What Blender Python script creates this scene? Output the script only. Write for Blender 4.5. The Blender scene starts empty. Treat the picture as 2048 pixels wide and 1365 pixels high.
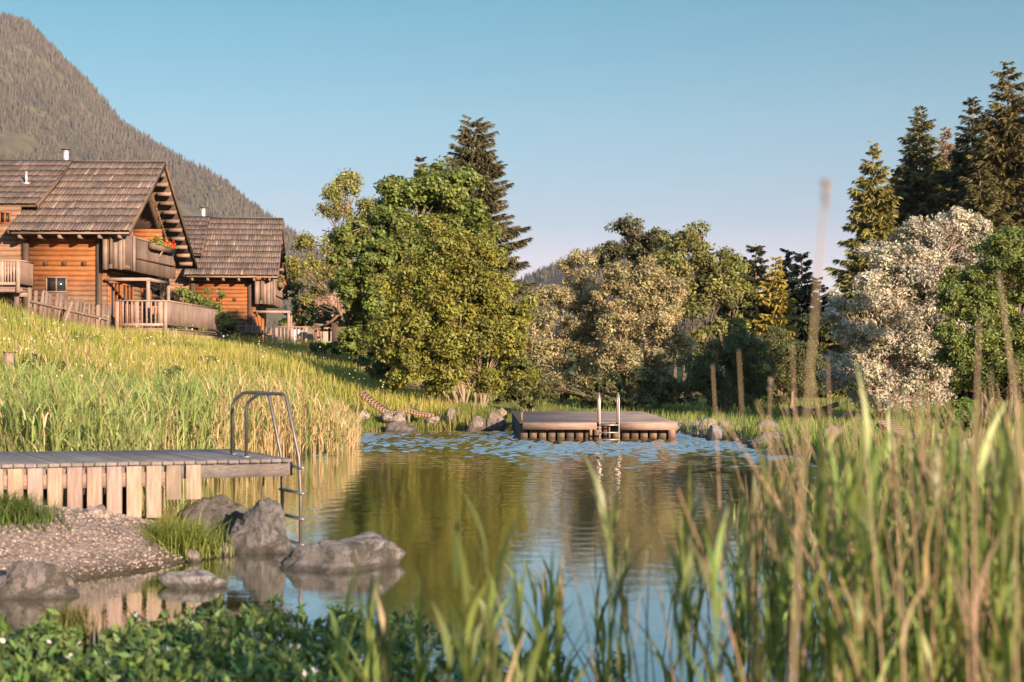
import bpy, math, numpy as np
from mathutils import noise, Vector, Matrix
R = math.radians
rng = np.random.default_rng(7)
S = bpy.context.scene
COL = S.collection

# ------------------------------------------------------------------ camera, sky, sun, exposure
CAM_H, FPX, HOR = 2.2, 2844.0, 713.0          # eye height, focal length in photo pixels, horizon row
cam = bpy.data.cameras.new('camera'); camo = bpy.data.objects.new('camera', cam); COL.objects.link(camo)
cam.lens = 50; cam.sensor_width = 36
camo.location = (0, 0, CAM_H); camo.rotation_euler = (R(90), 0, 0)
cam.shift_y = (HOR - 682.5) / 2048
cam.clip_start = .1; cam.clip_end = 20000
cam.dof.use_dof = True; cam.dof.focus_distance = 42; cam.dof.aperture_fstop = 2.0
S.camera = camo
SUN_AZ, SUN_EL = 33, 14                        # degrees to the right of straight behind the camera; elevation
w = bpy.data.worlds.new('World'); S.world = w; w.use_nodes = True
nt = w.node_tree; bg = nt.nodes['Background']
sky = nt.nodes.new('ShaderNodeTexSky'); sky.sky_type = 'NISHITA'; sky.sun_disc = False
sky.sun_elevation = R(SUN_EL); sky.sun_rotation = R(180 - SUN_AZ)
sky.altitude = 900; sky.air_density = 1.0; sky.dust_density = .6; sky.ozone_density = 1.2
tint = nt.nodes.new('ShaderNodeMix'); tint.data_type = 'RGBA'; tint.blend_type = 'MULTIPLY'
tint.inputs[0].default_value = 1; wtc = nt.nodes.new('ShaderNodeTexCoord'); wsx = nt.nodes.new('ShaderNodeSeparateXYZ'); nt.links.new(wtc.outputs['Generated'], wsx.inputs[0])
wr = nt.nodes.new('ShaderNodeValToRGB'); nt.links.new(wsx.outputs[2], wr.inputs[0])   # evening air: rosier towards the horizon
for _p, _c in ((.062, (.215, .165, .195)), (.094, (.146, .152, .173)), (.124, (.135, .170, .180)), (.165, (.129, .192, .190)), (.241, (.082, .198, .193)), (.45, (.50, .62, .58))):
    _e = wr.color_ramp.elements.new(_p); _e.color = (*_c, 1)
wr.color_ramp.elements[0].position = 0; wr.color_ramp.elements[0].color = (.35, .29, .33, 1)
wr.color_ramp.elements[-1].position = 1; wr.color_ramp.elements[-1].color = (1.1, 1.15, 1.0, 1)  # upper sky, out of view, brightened as added fill for the shadows
nt.links.new(wr.outputs[0], tint.inputs[7])
nt.links.new(sky.outputs[0], tint.inputs[6]); nt.links.new(tint.outputs[2], bg.inputs[0])
bg.inputs[1].default_value = .15
sl = bpy.data.lights.new('sun', 'SUN'); so = bpy.data.objects.new('sun', sl); COL.objects.link(so)
sl.energy = 5.0; sl.angle = R(.5); sl.color = (1, .74, .52)
sdir = Vector((math.sin(R(SUN_AZ)), -math.cos(R(SUN_AZ)), math.tan(R(SUN_EL)))).normalized()
so.rotation_euler = sdir.to_track_quat('Z', 'Y').to_euler(); so.location = (30, -40, 40)
S.view_settings.view_transform = 'Standard'; S.view_settings.look = 'None'
S.view_settings.gamma = 1; S.view_settings.exposure = 1.95
S.cycles.use_denoising = True
S.cycles.max_bounces = 6; S.cycles.diffuse_bounces = 3; S.cycles.glossy_bounces = 3
S.cycles.transparent_max_bounces = 4; S.cycles.transmission_bounces = 3; S.cycles.volume_bounces = 0
S.cycles.caustics_reflective = False; S.cycles.caustics_refractive = False

def P(px, py, Y):
    """a photo pixel at depth Y as a world point (design aid)"""
    return np.array(((px - 1024) / FPX * Y, Y, CAM_H - (py - HOR) / FPX * Y))
def G(px, py, z=0.):
    Y = (CAM_H - z) * FPX / (py - HOR)
    return np.array(((px - 1024) / FPX * Y, Y, z))

# ------------------------------------------------------------------ tags and mesh helpers
def tag(o, label=None, cat=None, group=None, kind=None):
    if label: o['label'] = label
    if cat: o['category'] = cat
    if group: o['group'] = group
    if kind: o['kind'] = kind
    return o
def empty(name, loc, label, cat, group=None, rz=0.):
    o = bpy.data.objects.new(name, None); COL.objects.link(o)
    o.empty_display_size = .3; o.location = loc; o.rotation_euler = (0, 0, rz)
    return tag(o, label, cat, group)
def mesh_np(name, V, quads=None, tris=None, col=None, mat=None, parent=None, smooth=False):
    me = bpy.data.meshes.new(name)
    V = np.asarray(V, dtype=np.float32).reshape(-1, 3)
    nq = 0 if quads is None else len(quads); ntr = 0 if tris is None else len(tris)
    loops = []
    if nq: loops.append(np.asarray(quads, dtype=np.int32).ravel())
    if ntr: loops.append(np.asarray(tris, dtype=np.int32).ravel())
    L = np.concatenate(loops)
    me.vertices.add(len(V)); me.vertices.foreach_set('co', V.ravel())
    me.loops.add(len(L)); me.loops.foreach_set('vertex_index', L)
    me.polygons.add(nq + ntr)
    starts = np.concatenate([np.arange(nq) * 4, nq * 4 + np.arange(ntr) * 3]).astype(np.int32)
    me.polygons.foreach_set('loop_start', starts)
    if smooth: me.polygons.foreach_set('use_smooth', np.ones(nq + ntr, dtype=bool))
    if col is not None:
        a = me.attributes.new('tint', 'FLOAT_COLOR', 'POINT')
        c = np.ones((len(V), 4), dtype=np.float32); c[:, :3] = col
        a.data.foreach_set('color', c.ravel())
    me.update(calc_edges=True); me.validate()
    if mat: me.materials.append(mat)
    o = bpy.data.objects.new(name, me); COL.objects.link(o)
    if parent is not None: o.parent = parent
    return o
BOXQ = np.array([(0,3,2,1),(4,5,6,7),(0,1,5,4),(1,2,6,5),(2,3,7,6),(3,0,4,7)])
def frame_of(d):
    d = np.asarray(d, float); d = d / (np.linalg.norm(d) + 1e-9)
    up = np.array((0, 0, 1.)) if abs(d[2]) < .95 else np.array((0, 1., 0))
    s = np.cross(d, up); s /= np.linalg.norm(s); u = np.cross(s, d)
    return d, s, u
class MB:
    def __init__(self): self.v = []; self.q = []; self.t = []; self.c = []; self.n = 0
    def add(self, V, Q=None, T=None, c=(1, 1, 1)):
        V = np.asarray(V, float).reshape(-1, 3)
        if Q is not None and len(Q): self.q.append(np.asarray(Q) + self.n)
        if T is not None and len(T): self.t.append(np.asarray(T) + self.n)
        C = np.asarray(c, float)
        self.c.append(np.broadcast_to(C, (len(V), 3)) if C.ndim == 1 else C)
        self.v.append(V); self.n += len(V)
    def box(self, lo, hi, c=(1, 1, 1)):
        x0, y0, z0 = lo; x1, y1, z1 = hi
        self.add([(x0,y0,z0),(x1,y0,z0),(x1,y1,z0),(x0,y1,z0),(x0,y0,z1),(x1,y0,z1),(x1,y1,z1),(x0,y1,z1)], BOXQ, c=c)
    def hexa(self, P8, c=(1, 1, 1)): self.add(P8, BOXQ, c=c)
    def beam(self, a, b, wd, ht, c=(1, 1, 1), up=None):
        a = np.asarray(a, float); b = np.asarray(b, float); d, s, u = frame_of(b - a)
        if up is not None:
            u = np.asarray(up, float); s = np.cross(d, u); s /= np.linalg.norm(s); u = np.cross(s, d)
        s = s * wd / 2; u = u * ht / 2
        self.add([a-s-u, a+s-u, a+s+u, a-s+u, b-s-u, b+s-u, b+s+u, b-s+u],
                 [(0,1,2,3),(4,7,6,5),(0,4,5,1),(1,5,6,2),(2,6,7,3),(3,7,4,0)], c=c)
    def tube(self, pts, rad, n=8, c=(1, 1, 1), cap=True):
        pts = np.asarray(pts, float); m = len(pts)
        rad = np.broadcast_to(np.asarray(rad, float), (m,))
        an = np.arange(n) / n * 2 * np.pi
        V = []
        pd, ps, pu = frame_of(pts[1] - pts[0])
        for i in range(m):
            d = pts[min(i+1, m-1)] - pts[max(i-1, 0)]; d = d / (np.linalg.norm(d) + 1e-9)
            s = ps - d * np.dot(ps, d); s /= (np.linalg.norm(s) + 1e-9); u = np.cross(d, s); ps = s
            V.append(pts[i] + rad[i] * (np.cos(an)[:, None] * s + np.sin(an)[:, None] * u))
        V = np.concatenate(V); Q = []
        for i in range(m - 1):
            for k in range(n):
                Q.append((i*n+k, i*n+(k+1) % n, (i+1)*n+(k+1) % n, (i+1)*n+k))
        T = []
        if cap:
            V = np.vstack([V, pts[0], pts[-1]]); e0 = m*n; e1 = m*n+1
            for k in range(n):
                T.append((e0, (k+1) % n, k)); T.append((e1, (m-1)*n+k, (m-1)*n+(k+1) % n))
        self.add(V, Q, T, c)
    def build(self, name, mat, parent=None, smooth=False, bevel=0, label=None):
        o = mesh_np(name, np.concatenate(self.v), np.concatenate(self.q) if self.q else None,
                    np.concatenate(self.t) if self.t else None, np.concatenate(self.c), mat, parent, smooth)
        if bevel:
            b = o.modifiers.new('bevel', 'BEVEL'); b.width = bevel; b.segments = 2; b.limit_method = 'ANGLE'
        if label: o['label'] = label
        return o
def vary(c, a=.12):
    c = np.asarray(c, float); return c * (1 + rng.uniform(-a, a)) * (1 + rng.uniform(-a*.3, a*.3, 3))

# ------------------------------------------------------------------ materials
def new_mat(name):
    m = bpy.data.materials.new(name); m.use_nodes = True
    n = m.node_tree; n.nodes.clear()
    out = n.nodes.new('ShaderNodeOutputMaterial')
    return m, n, out
def nd(n, t, **kw):
    x = n.nodes.new(t)
    for k, v in kw.items(): setattr(x, k, v)
    return x
def mixc(n, a, b, fac, mode='MIX'):
    x = nd(n, 'ShaderNodeMix', data_type='RGBA', blend_type=mode)
    for sock, v in ((0, fac), (6, a), (7, b)):
        if isinstance(v, bpy.types.NodeSocket): n.links.new(v, x.inputs[sock])
        elif sock == 0: x.inputs[0].default_value = v
        else: x.inputs[sock].default_value = (*v, 1)
    return x.outputs[2]
def ramp(n, src, stops):
    x = nd(n, 'ShaderNodeValToRGB'); e = x.color_ramp.elements
    while len(e) < len(stops): e.new(.5)
    for i, (p, c) in enumerate(stops):
        e[i].position = p; e[i].color = (*c, 1) if hasattr(c, '__len__') else (c, c, c, 1)
    n.links.new(src, x.inputs[0]); return x.outputs[0]
def noise_tex(n, scale, detail=4, rough=.6, stretch=None, coord='Object', dist=0):
    tc = nd(n, 'ShaderNodeTexCoord'); src = tc.outputs[coord]
    if stretch:
        mp = nd(n, 'ShaderNodeMapping'); mp.inputs['Scale'].default_value = stretch
        n.links.new(src, mp.inputs[0]); src = mp.outputs[0]
    x = nd(n, 'ShaderNodeTexNoise'); n.links.new(src, x.inputs['Vector'])
    x.inputs['Scale'].default_value = scale; x.inputs['Detail'].default_value = detail
    x.inputs['Roughness'].default_value = rough; x.inputs['Distortion'].default_value = dist
    return x.outputs['Fac']
def attr(n): 
    x = nd(n, 'ShaderNodeAttribute', attribute_name='tint'); return x.outputs['Color']
def bump(n, h, strength, dist=.02):
    b = nd(n, 'ShaderNodeBump'); b.inputs['Strength'].default_value = strength; b.inputs['Distance'].default_value = dist
    n.links.new(h, b.inputs['Height']); return b.outputs[0]
def principled(n, out, col, rough=.8, metallic=0, normal=None, spec=.3):
    p = nd(n, 'ShaderNodeBsdfPrincipled')
    if isinstance(col, bpy.types.NodeSocket): n.links.new(col, p.inputs['Base Color'])
    else: p.inputs['Base Color'].default_value = (*col, 1)
    if isinstance(rough, bpy.types.NodeSocket): n.links.new(rough, p.inputs['Roughness'])
    else: p.inputs['Roughness'].default_value = rough
    p.inputs['Metallic'].default_value = metallic; p.inputs['Specular IOR Level'].default_value = spec
    if normal is not None: n.links.new(normal, p.inputs['Normal'])
    n.links.new(p.outputs[0], out.inputs[0]); return p
def wood_mat(name, stretch=(1, 12, 12), scale=3, lo=.55, hi=1.2, rough=.8, bstr=.4):
    m, n, out = new_mat(name)
    g = noise_tex(n, scale, 6, .65, stretch, dist=.3)
    g2 = noise_tex(n, .9, 3, .6)
    c = mixc(n, attr(n), ramp(n, g, [(.3, lo), (.7, hi)]), 1, 'MULTIPLY')
    c = mixc(n, c, ramp(n, g2, [(.35, .72), (.65, 1.1)]), 1, 'MULTIPLY')
    principled(n, out, c, rough, normal=bump(n, g, bstr, .01))
    return m
def leaf_mat(name, trans=.3, rough=.5, tc=(1.25, 1.2, .6), spec=.25):
    m, n, out = new_mat(name)
    a = attr(n)
    p = nd(n, 'ShaderNodeBsdfPrincipled'); n.links.new(a, p.inputs['Base Color'])
    p.inputs['Roughness'].default_value = rough; p.inputs['Specular IOR Level'].default_value = spec
    t = nd(n, 'ShaderNodeBsdfTranslucent'); n.links.new(mixc(n, a, tc, 1, 'MULTIPLY'), t.inputs[0])
    mx = nd(n, 'ShaderNodeMixShader'); mx.inputs[0].default_value = trans
    n.links.new(p.outputs[0], mx.inputs[1]); n.links.new(t.outputs[0], mx.inputs[2]); n.links.new(mx.outputs[0], out.inputs[0])
    return m
M = {}
M['wood_x'] = wood_mat('wood_along_x', (1, 14, 14))
M['wood_y'] = wood_mat('wood_along_y', (14, 1, 14))
M['wood_z'] = wood_mat('wood_along_z', (14, 14, 1))
M['shingle'] = wood_mat('shingle', (16, 2, 2), 3, .5, 1.3, .85, .6)
M['leaf'] = leaf_mat('leaf')
M['needle'] = leaf_mat('needle', .15, .6, (1.2, 1.1, .5), .15)
M['grass'] = leaf_mat('grass', .35, .55)
M['reed'] = leaf_mat('reed', .4, .45, (1.2, 1.25, .5), .35)
m, n, out = new_mat('bark'); g = noise_tex(n, 6, 6, .7, (3, 3, .6))
principled(n, out, mixc(n, attr(n), ramp(n, g, [(.3, .45), (.7, 1.3)]), 1, 'MULTIPLY'), .9, normal=bump(n, g, .8, .03)); M['bark'] = m
m, n, out = new_mat('rock'); g = noise_tex(n, 2.2, 10, .7); g2 = noise_tex(n, 14, 8, .75); g3 = noise_tex(n, 3.5, 6, .8, dist=.6)
c = mixc(n, attr(n), ramp(n, g, [(.3, .55), (.5, .9), (.72, 1.35)]), 1, 'MULTIPLY')
c = mixc(n, c, ramp(n, g2, [(.3, .7), (.7, 1.2)]), 1, 'MULTIPLY')
c = mixc(n, c, (.045, .042, .035), ramp(n, g3, [(.47, 0), (.56, .85)]))
ht = nd(n, 'ShaderNodeMath', operation='ADD'); n.links.new(g, ht.inputs[0]); n.links.new(g2, ht.inputs[1])
principled(n, out, c, .85, normal=bump(n, ht.outputs[0], .9, .09)); M['rock'] = m
m, n, out = new_mat('metal'); g = noise_tex(n, 20, 3)
principled(n, out, attr(n), ramp(n, g, [(.3, .42), (.7, .6)]), .8); M['metal'] = m
m, n, out = new_mat('glass'); principled(n, out, (.02, .02, .022), .06, spec=.8); M['glass'] = m
m, n, out = new_mat('plain'); principled(n, out, attr(n), .75); M['plain'] = m
# forest on the mountains
m, n, out = new_mat('forest'); principled(n, out, attr(n), .9, spec=.05); M['forest'] = m
m, n, out = new_mat('mountain_ground'); g = noise_tex(n, .02, 8, .7); g2 = noise_tex(n, .004, 5, .6)
c = mixc(n, (.04, .038, .018), (.11, .09, .05), ramp(n, g, [(.4, 0), (.7, 1)]))
c = mixc(n, c, (.10, .14, .03), ramp(n, g2, [(.66, 0), (.74, .6)]))
principled(n, out, c, .95, spec=.05); M['mountain'] = m
m, n, out = new_mat('far_rock'); g = noise_tex(n, .004, 8, .7)
principled(n, out, ramp(n, g, [(.35, (.10, .10, .09)), (.6, (.26, .24, .22))]), .95, spec=.05); M['far_rock'] = m
# ground: soil/grass with gravel where the tint attribute's red is high
m, n, out = new_mat('ground'); a = attr(n); sep = nd(n, 'ShaderNodeSeparateColor'); n.links.new(a, sep.inputs[0])
g = noise_tex(n, .6, 8, .7); g2 = noise_tex(n, 25, 6, .7)
vo = nd(n, 'ShaderNodeTexVoronoi'); vo.inputs['Scale'].default_value = 22; tc = nd(n, 'ShaderNodeTexCoord'); n.links.new(tc.outputs['Object'], vo.inputs[0])
grassc = mixc(n, (.075, .085, .022), (.17, .16, .05), ramp(n, g, [(.35, 0), (.65, 1)]))
grav = mixc(n, mixc(n, (.12, .095, .085), (.25, .20, .18), vo.outputs['Color'], 'MIX'), ramp(n, g2, [(.3, .6), (.7, 1.15)]), 1, 'MULTIPLY')
c = mixc(n, grassc, grav, sep.outputs[0])
c = mixc(n, c, (.035, .028, .016), sep.outputs[1])
hh = nd(n, 'ShaderNodeMath', operation='ADD'); n.links.new(g2, hh.inputs[0]); n.links.new(vo.outputs['Distance'], hh.inputs[1])
principled(n, out, c, .95, normal=bump(n, hh.outputs[0], .8, .03), spec=.1); M['ground'] = m
# water
def water_mat(name, river=False):
    m, n, out = new_mat(name)
    tc = nd(n, 'ShaderNodeTexCoord'); sx = nd(n, 'ShaderNodeSeparateXYZ'); n.links.new(tc.outputs['Object'], sx.inputs[0])
    g = noise_tex(n, 2.4, 3, .55, (1, 1.0, 1)); g2 = noise_tex(n, 9, 3, .6, (1, 1.3, 1)); g3 = noise_tex(n, .12, 3, .5)
    h = nd(n, 'ShaderNodeMath', operation='MULTIPLY_ADD'); n.links.new(g2, h.inputs[0]); h.inputs[1].default_value = .45; n.links.new(g, h.inputs[2])
    b = nd(n, 'ShaderNodeBump'); b.inputs['Distance'].default_value = .12 if river else .0025; n.links.new(h.outputs[0], b.inputs['Height'])
    df = nd(n, 'ShaderNodeBsdfDiffuse'); df.inputs[0].default_value = (.045, .043, .014, 1)
    gl = nd(n, 'ShaderNodeBsdfGlossy'); gl.inputs['Roughness'].default_value = .02; gl.inputs[0].default_value = (1, 1, 1, 1)
    fr = nd(n, 'ShaderNodeFresnel'); fr.inputs['IOR'].default_value = 1.33
    n.links.new(b.outputs[0], gl.inputs['Normal']); n.links.new(b.outputs[0], fr.inputs['Normal'])
    ma = nd(n, 'ShaderNodeMath', operation='MULTIPLY_ADD', use_clamp=True); n.links.new(fr.outputs[0], ma.inputs[0]); ma.inputs[1].default_value = .85; ma.inputs[2].default_value = .34
    mx = nd(n, 'ShaderNodeMixShader'); n.links.new(ma.outputs[0], mx.inputs[0]); n.links.new(df.outputs[0], mx.inputs[1]); n.links.new(gl.outputs[0], mx.inputs[2]); n.links.new(mx.outputs[0], out.inputs[0])
    return m
M['water'] = water_mat('pond_water'); M['river'] = water_mat('river_water', True)

# ------------------------------------------------------------------ terrain
SHORE = np.array([(-14,10.5),(-12,12.3),(-8,12.8),(-4.9,13.1),(-4.3,14),(-3.7,14.7),(-3.4,15.6),(-3.5,17),(-4.6,18.5),(-6,20.5),(-6.4,24),(-5.6,29),
    (-4.1,32.4),(-4.3,36),(-4.7,40),(-3.7,42.3),(-1.4,43),(-.3,43.2),(0,46),(4.3,46),(4.5,40.5),(5.4,37.6),(5.9,34.6),(6.2,31.5),(6.1,25),(6,18),(5,12),(4,8.6),(0,8.0),(-4,8.3),(-9,9)], float)
CTRL = np.array([(-21.6,60,4.8),(-18.3,57.3,4.05),(-20,55,4.2),(-16.6,56,2.5),(-30,60,5.4),(-30,45,4.0),(-22,45,3.3),(-16.6,59,2.45),(-14.2,64,2.5),(-14.5,71,2.7),(-20,75,4.4),(-40,80,7),(-14.7,80,3.1),(-12,80,2.7),
    (-9.4,80,2.6),(-12,95,3),(-9,65,2.2),(-6,60,1.5),(-3,50,.85),(-1.5,50,.55),(0,60,.4),(-10,50,2.05),(-14,40,1.9),(-18,35,1.9),(-12,30,.95),(-10,22,.6),(-14,24,1.1),
    (-8,17,.45),(-12,15,.6),(-30,20,3),(6,40,.25),(8,35,.3),(10,50,.2),(5,55,.15),(15,50,.3),(20,40,.6),(20,60,.4),(30,80,1),(0,80,.2),(40,40,1.2),
    (10,25,.4),(12,15,.5),(8,8,.5),(0,4,.5),(-6,6,.5),(0,-10,.8),(0,150,1),(-60,150,9),(60,150,2),(0,300,2),(60,20,2),(-60,20,7),(-60,60,9),(8,70,.3),(20,95,.6)], float)
def sdf(x, y):
    d = np.full(x.shape, 1e9); ins = np.zeros(x.shape, bool)
    for i in range(len(SHORE)):
        ax, ay = SHORE[i]; bx, by = SHORE[(i+1) % len(SHORE)]
        t = np.clip(((x-ax)*(bx-ax)+(y-ay)*(by-ay))/((bx-ax)**2+(by-ay)**2), 0, 1)
        d = np.minimum(d, np.hypot(x-ax-t*(bx-ax), y-ay-t*(by-ay)))
        if by != ay:
            cr = ((ay > y) != (by > y)) & (x < (bx-ax)*(y-ay)/(by-ay)+ax); ins ^= cr
    return np.where(ins, -d, d)
def sstep(t): t = np.clip(t, 0, 1); return t*t*(3-2*t)
def river_d(x, y):      # signed distance to the river band beyond the trees (negative inside)
    yc = 67 + .10*x; return np.maximum(np.abs(y-yc)-4.5, -4.5) + sstep((-x-2)/3)*12
def hz(x, y):
    x = np.atleast_1d(np.asarray(x, float)); y = np.atleast_1d(np.asarray(y, float))
    num = np.zeros(x.shape); den = np.zeros(x.shape)
    for cx, cy, cz in CTRL:
        ww = 1/((x-cx)**2+(y-cy)**2+12)**2; num += ww*cz; den += ww
    H = num/den
    s = sdf(x, y)
    o = np.minimum(.22, .03+s*.3); k = sstep(s/8)
    z = o*(1-k)+H*k
    z = z + .42*np.exp(-((x+6.6)**2/4+(y-15.3)**2/2.2))*sstep(s/1.2) + .12*np.exp(-((x+4.6)**2/1.2+(y-15.6)**2/1.2))*sstep(s/.8)
    z = np.where(s < 0, np.maximum(-1.2, s*.4), z)
    z = z + .06*np.sin(x*.9+np.sin(y*.6))*np.sin(y*.7+.5)*sstep(s/3)
    r = river_d(x, y)
    z = np.where(r < 3, np.minimum(z, np.where(r < 0, -.4, -.4+r*.25)), z)
    far = np.hypot(x, y); z = z + sstep((far-300)/2500)*10
    return z
def h1(x, y): return float(hz(x, y)[0])
def axis(lo, hi, step, outer):
    a = np.arange(lo, hi+1e-6, step); g = []; v = step
    t = 0
    while t < outer: v *= 1.22; t += v; g.append(t)
    g = np.array(g); return np.concatenate([(lo-g)[::-1], a, hi+g])
gx = axis(-32, 26, .3, 7000); gy = axis(-4, 100, .3, 7000)
XX, YY = np.meshgrid(gx, gy); ZZ = hz(XX.ravel(), YY.ravel())
sd_ = sdf(XX.ravel(), YY.ravel())
grv = np.maximum(np.exp(-(np.maximum(0, np.abs(XX.ravel()+6.5)-3.2)**2/.5+np.maximum(0, np.abs(YY.ravel()-15.2)-2.2)**2/.6)),
                 np.exp(-((XX.ravel()-5.2)**2/1.2+(YY.ravel()-40.2)**2/3)))
mud = np.where(sd_ < .02, 1., np.clip(1-sd_/.35, 0, 1)); grv = np.clip(grv*1.3, 0, 1)
idx = np.arange(len(gx)*len(gy)).reshape(len(gy), len(gx))
Q = np.stack([idx[:-1,:-1], idx[:-1,1:], idx[1:,1:], idx[1:,:-1]], -1).reshape(-1, 4)
tag(mesh_np('ground', np.stack([XX.ravel(), YY.ravel(), ZZ], 1), Q, None, np.stack([grv, mud*.9, mud*0], 1), M['ground'], smooth=True), kind='structure')
def sheet(name, x0, x1, y0, y1, z, mat, label=None):
    return tag(mesh_np(name, [(x0,y0,z),(x1,y0,z),(x1,y1,z),(x0,y1,z)], [(0,1,2,3)], None, (1,1,1), mat), kind='structure')
def pond():
    xs = np.arange(-15, 7.6, .06); ys = np.concatenate([np.arange(7, 28, .12), np.arange(28, 47.5, .05)])
    X, Y = np.meshgrid(xs, ys); r = np.random.default_rng(9); Z = np.zeros(X.shape)
    for k in range(34):
        lam = r.uniform(.17, .55); an = r.normal(math.pi/2, .75); ph = r.uniform(0, 6.28)
        Z += lam*.036*np.sin(2*np.pi/lam*(X*math.cos(an)+Y*math.sin(an)+.15*np.sin(X*.7+k)+.1*np.sin(Y*.9+k*2))+ph)/2
    wob = 1.3*np.sin(X*.8+1)+.8*np.sin(X*1.9+Y*.3)
    A = .008+.03*sstep((Y-13)/8)+.11*sstep((Y-21+wob*.8)/9)*sstep((X+2.5)/3)+.85*sstep((Y-28.5+wob*.6)/7.5)**1.5*(1-sstep((Y-40.8-wob*.3)/1.2)*sstep((1-X)/2))
    A = A*(.75+.25*np.sin(X*2.1+Y*.8)*np.sin(Y*1.7-X*.6))
    V = np.stack([X, Y, Z*A], -1).reshape(-1, 3); nx = len(xs); idx = np.arange(len(V)).reshape(len(ys), nx)
    Qd = np.stack([idx[:-1,:-1], idx[:-1,1:], idx[1:,1:], idx[1:,:-1]], -1).reshape(-1, 4)
    tag(mesh_np('pond_water', V, Qd, None, (1,1,1), M['water'], smooth=True), kind='structure')
pond()
sheet('river_water', -6, 80, 60, 82, -.12, M['river'])

# ------------------------------------------------------------------ mountains
def ridge_mesh(name, prof, Y, depth, mat, amp, nu=160, nv=60, back=1500):
    px = np.array([p[0] for p in prof], float); py = np.array([p[1] for p in prof], float)
    u = np.linspace(px[0], px[-1], nu); ry = np.interp(u, px, py)
    xr = (u-1024)/FPX*Y; zr = CAM_H+(HOR-ry)/FPX*Y
    v = np.linspace(-.4, 1, nv); U, Vv = np.meshgrid(np.arange(nu), v)
    Yc = Y-depth*Vv; X = xr[U.astype(int)]*(1-.1*np.clip(Vv, 0, 1)); Z = np.where(Vv >= 0, zr[U.astype(int)]*(1-Vv), zr[U.astype(int)]*(1+Vv*1.2))
    dn = np.zeros(X.shape)
    for i in range(X.shape[0]):
        for j in range(X.shape[1]):
            dn[i, j] = noise.fractal(Vector((X[i, j]/amp/9, Yc[i, j]/amp/14, 3.)), 1., 2., 5)
    Z = Z+dn*amp*np.clip(Vv*5, 0, 1)*np.clip((1-Vv)*3, 0, 1)
    idx = np.arange(nu*nv).reshape(nv, nu)
    Qd = np.stack([idx[:-1,:-1], idx[1:,:-1], idx[1:,1:], idx[:-1,1:]], -1).reshape(-1, 4)
    tag(mesh_np(name, np.stack([X.ravel(), Yc.ravel(), Z.ravel()], 1), Qd, None, (1,1,1), mat, smooth=True), kind='structure')
    return X, Yc, Z
def forest_on(name, grid, n, label, hrange, col, vmin=.27, seed=3, decid=.25, clear=None):
    r = np.random.default_rng(seed); X, Yc, Z = grid; nv, nu = X.shape
    fi = r.uniform(nv*vmin, nv-2, n); fj = r.uniform(0, nu-2, n)
    # extra trees right on the crest, for the outline
    k = n//12; fi[:k] = r.uniform(nv*.285, nv*.31, k)
    i = fi.astype(int); j = fj.astype(int); a = (fi-i)[:, None]; b = (fj-j)[:, None]
    G3 = np.stack([X, Yc, Z], -1)
    p = (G3[i, j]*(1-a)*(1-b)+G3[i+1, j]*a*(1-b)+G3[i, j+1]*(1-a)*b+G3[i+1, j+1]*a*b)
    nz = np.array([noise.fractal(Vector((q[0]/260, q[1]/300, 1.7)), 1., 2., 4) for q in p])
    keep = nz > -.42; keep[:k] = nz[:k] > -.15
    if clear is not None:
        for (cx, cy, rr) in clear: 
            sx = p[:, 0]/p[:, 1]*FPX+1024; sy = HOR-(p[:, 2]-CAM_H)/p[:, 1]*FPX
            keep &= ((sx-cx)/rr[0])**2+((sy-cy)/rr[1])**2 > 1
    p = p[keep]; nz = nz[keep]; n = len(p)
    h = r.uniform(*hrange, n); dc = r.random(n) < decid*(1.5-p[:, 2]/p[:, 2].max()*1.4)
    h = np.where(dc, h*.7, h)
    c = np.array(col)*r.uniform(.6, 1.3, (n, 1))*(1+.3*nz[:, None]); c = np.where(dc[:, None], c*np.array((1.1, 1.35, .9)), c)
    ns = 5; Vs = []; Ts = []; Cs = []; base = 0
    for lvl, (z0, z1, rad) in enumerate(((0, .55, .19), (.28, .8, .14), (.55, 1.05, .085))):
        an = np.arange(ns)/ns*2*np.pi; ph = r.uniform(0, 6, n)[:, None]
        rr = (h*rad)[:, None]*r.uniform(.75, 1.3, (n, ns))*np.where(dc, 1.7, 1)[:, None]
        zz0 = np.where(dc, z0*.7+.1, z0)[:, None]*h[:, None]+np.zeros((n, ns))
        ring = np.stack([p[:, 0:1]+rr*np.cos(an+ph), p[:, 1:2]+rr*np.sin(an+ph), p[:, 2:3]+zz0-1], -1)
        tip = p+np.stack([np.zeros(n), np.zeros(n), np.where(dc, (z0+.45), z1)*h-1], 1)
        V = np.concatenate([ring, tip[:, None]], 1).reshape(-1, 3)
        b0 = base+np.arange(n)*(ns+1)
        T = np.stack([np.stack([b0+q, b0+(q+1) % ns, b0+ns], 1) for q in range(ns)], 1).reshape(-1, 3)
        Vs.append(V); Ts.append(T); Cs.append(np.repeat(c*(.9+.1*lvl), ns+1, 0)); base += len(V)
    tag(mesh_np(name, np.concatenate(Vs), None, np.concatenate(Ts), np.concatenate(Cs), M['forest']), label, 'forest', kind='stuff')
prof1 = [(-160,-10),(-60,2),(0,30),(60,50),(100,90),(150,142),(190,178),(245,248),(290,275),(340,308),(400,340),(450,366),(500,410),(560,452),(600,478),(660,520),(720,565),(800,610),(900,655),(1050,690),(1300,705)]
g1 = ridge_mesh('mountain', prof1, 2600, 1500, M['mountain'], 38, 220, 70)
forest_on('mountain_forest', g1, 38000, 'dark conifer forest covering the steep mountainside behind the log houses', (8, 17), (.062, .050, .031), clear=[(30, 290, (45, 22)), (120, 300, (10, 8))])
prof2 = [(850,670),(950,625),(1000,590),(1060,562),(1120,538),(1180,512),(1220,498),(1260,492),(1330,502),(1400,540),(1480,600),(1560,660),(1650,700)]
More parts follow.
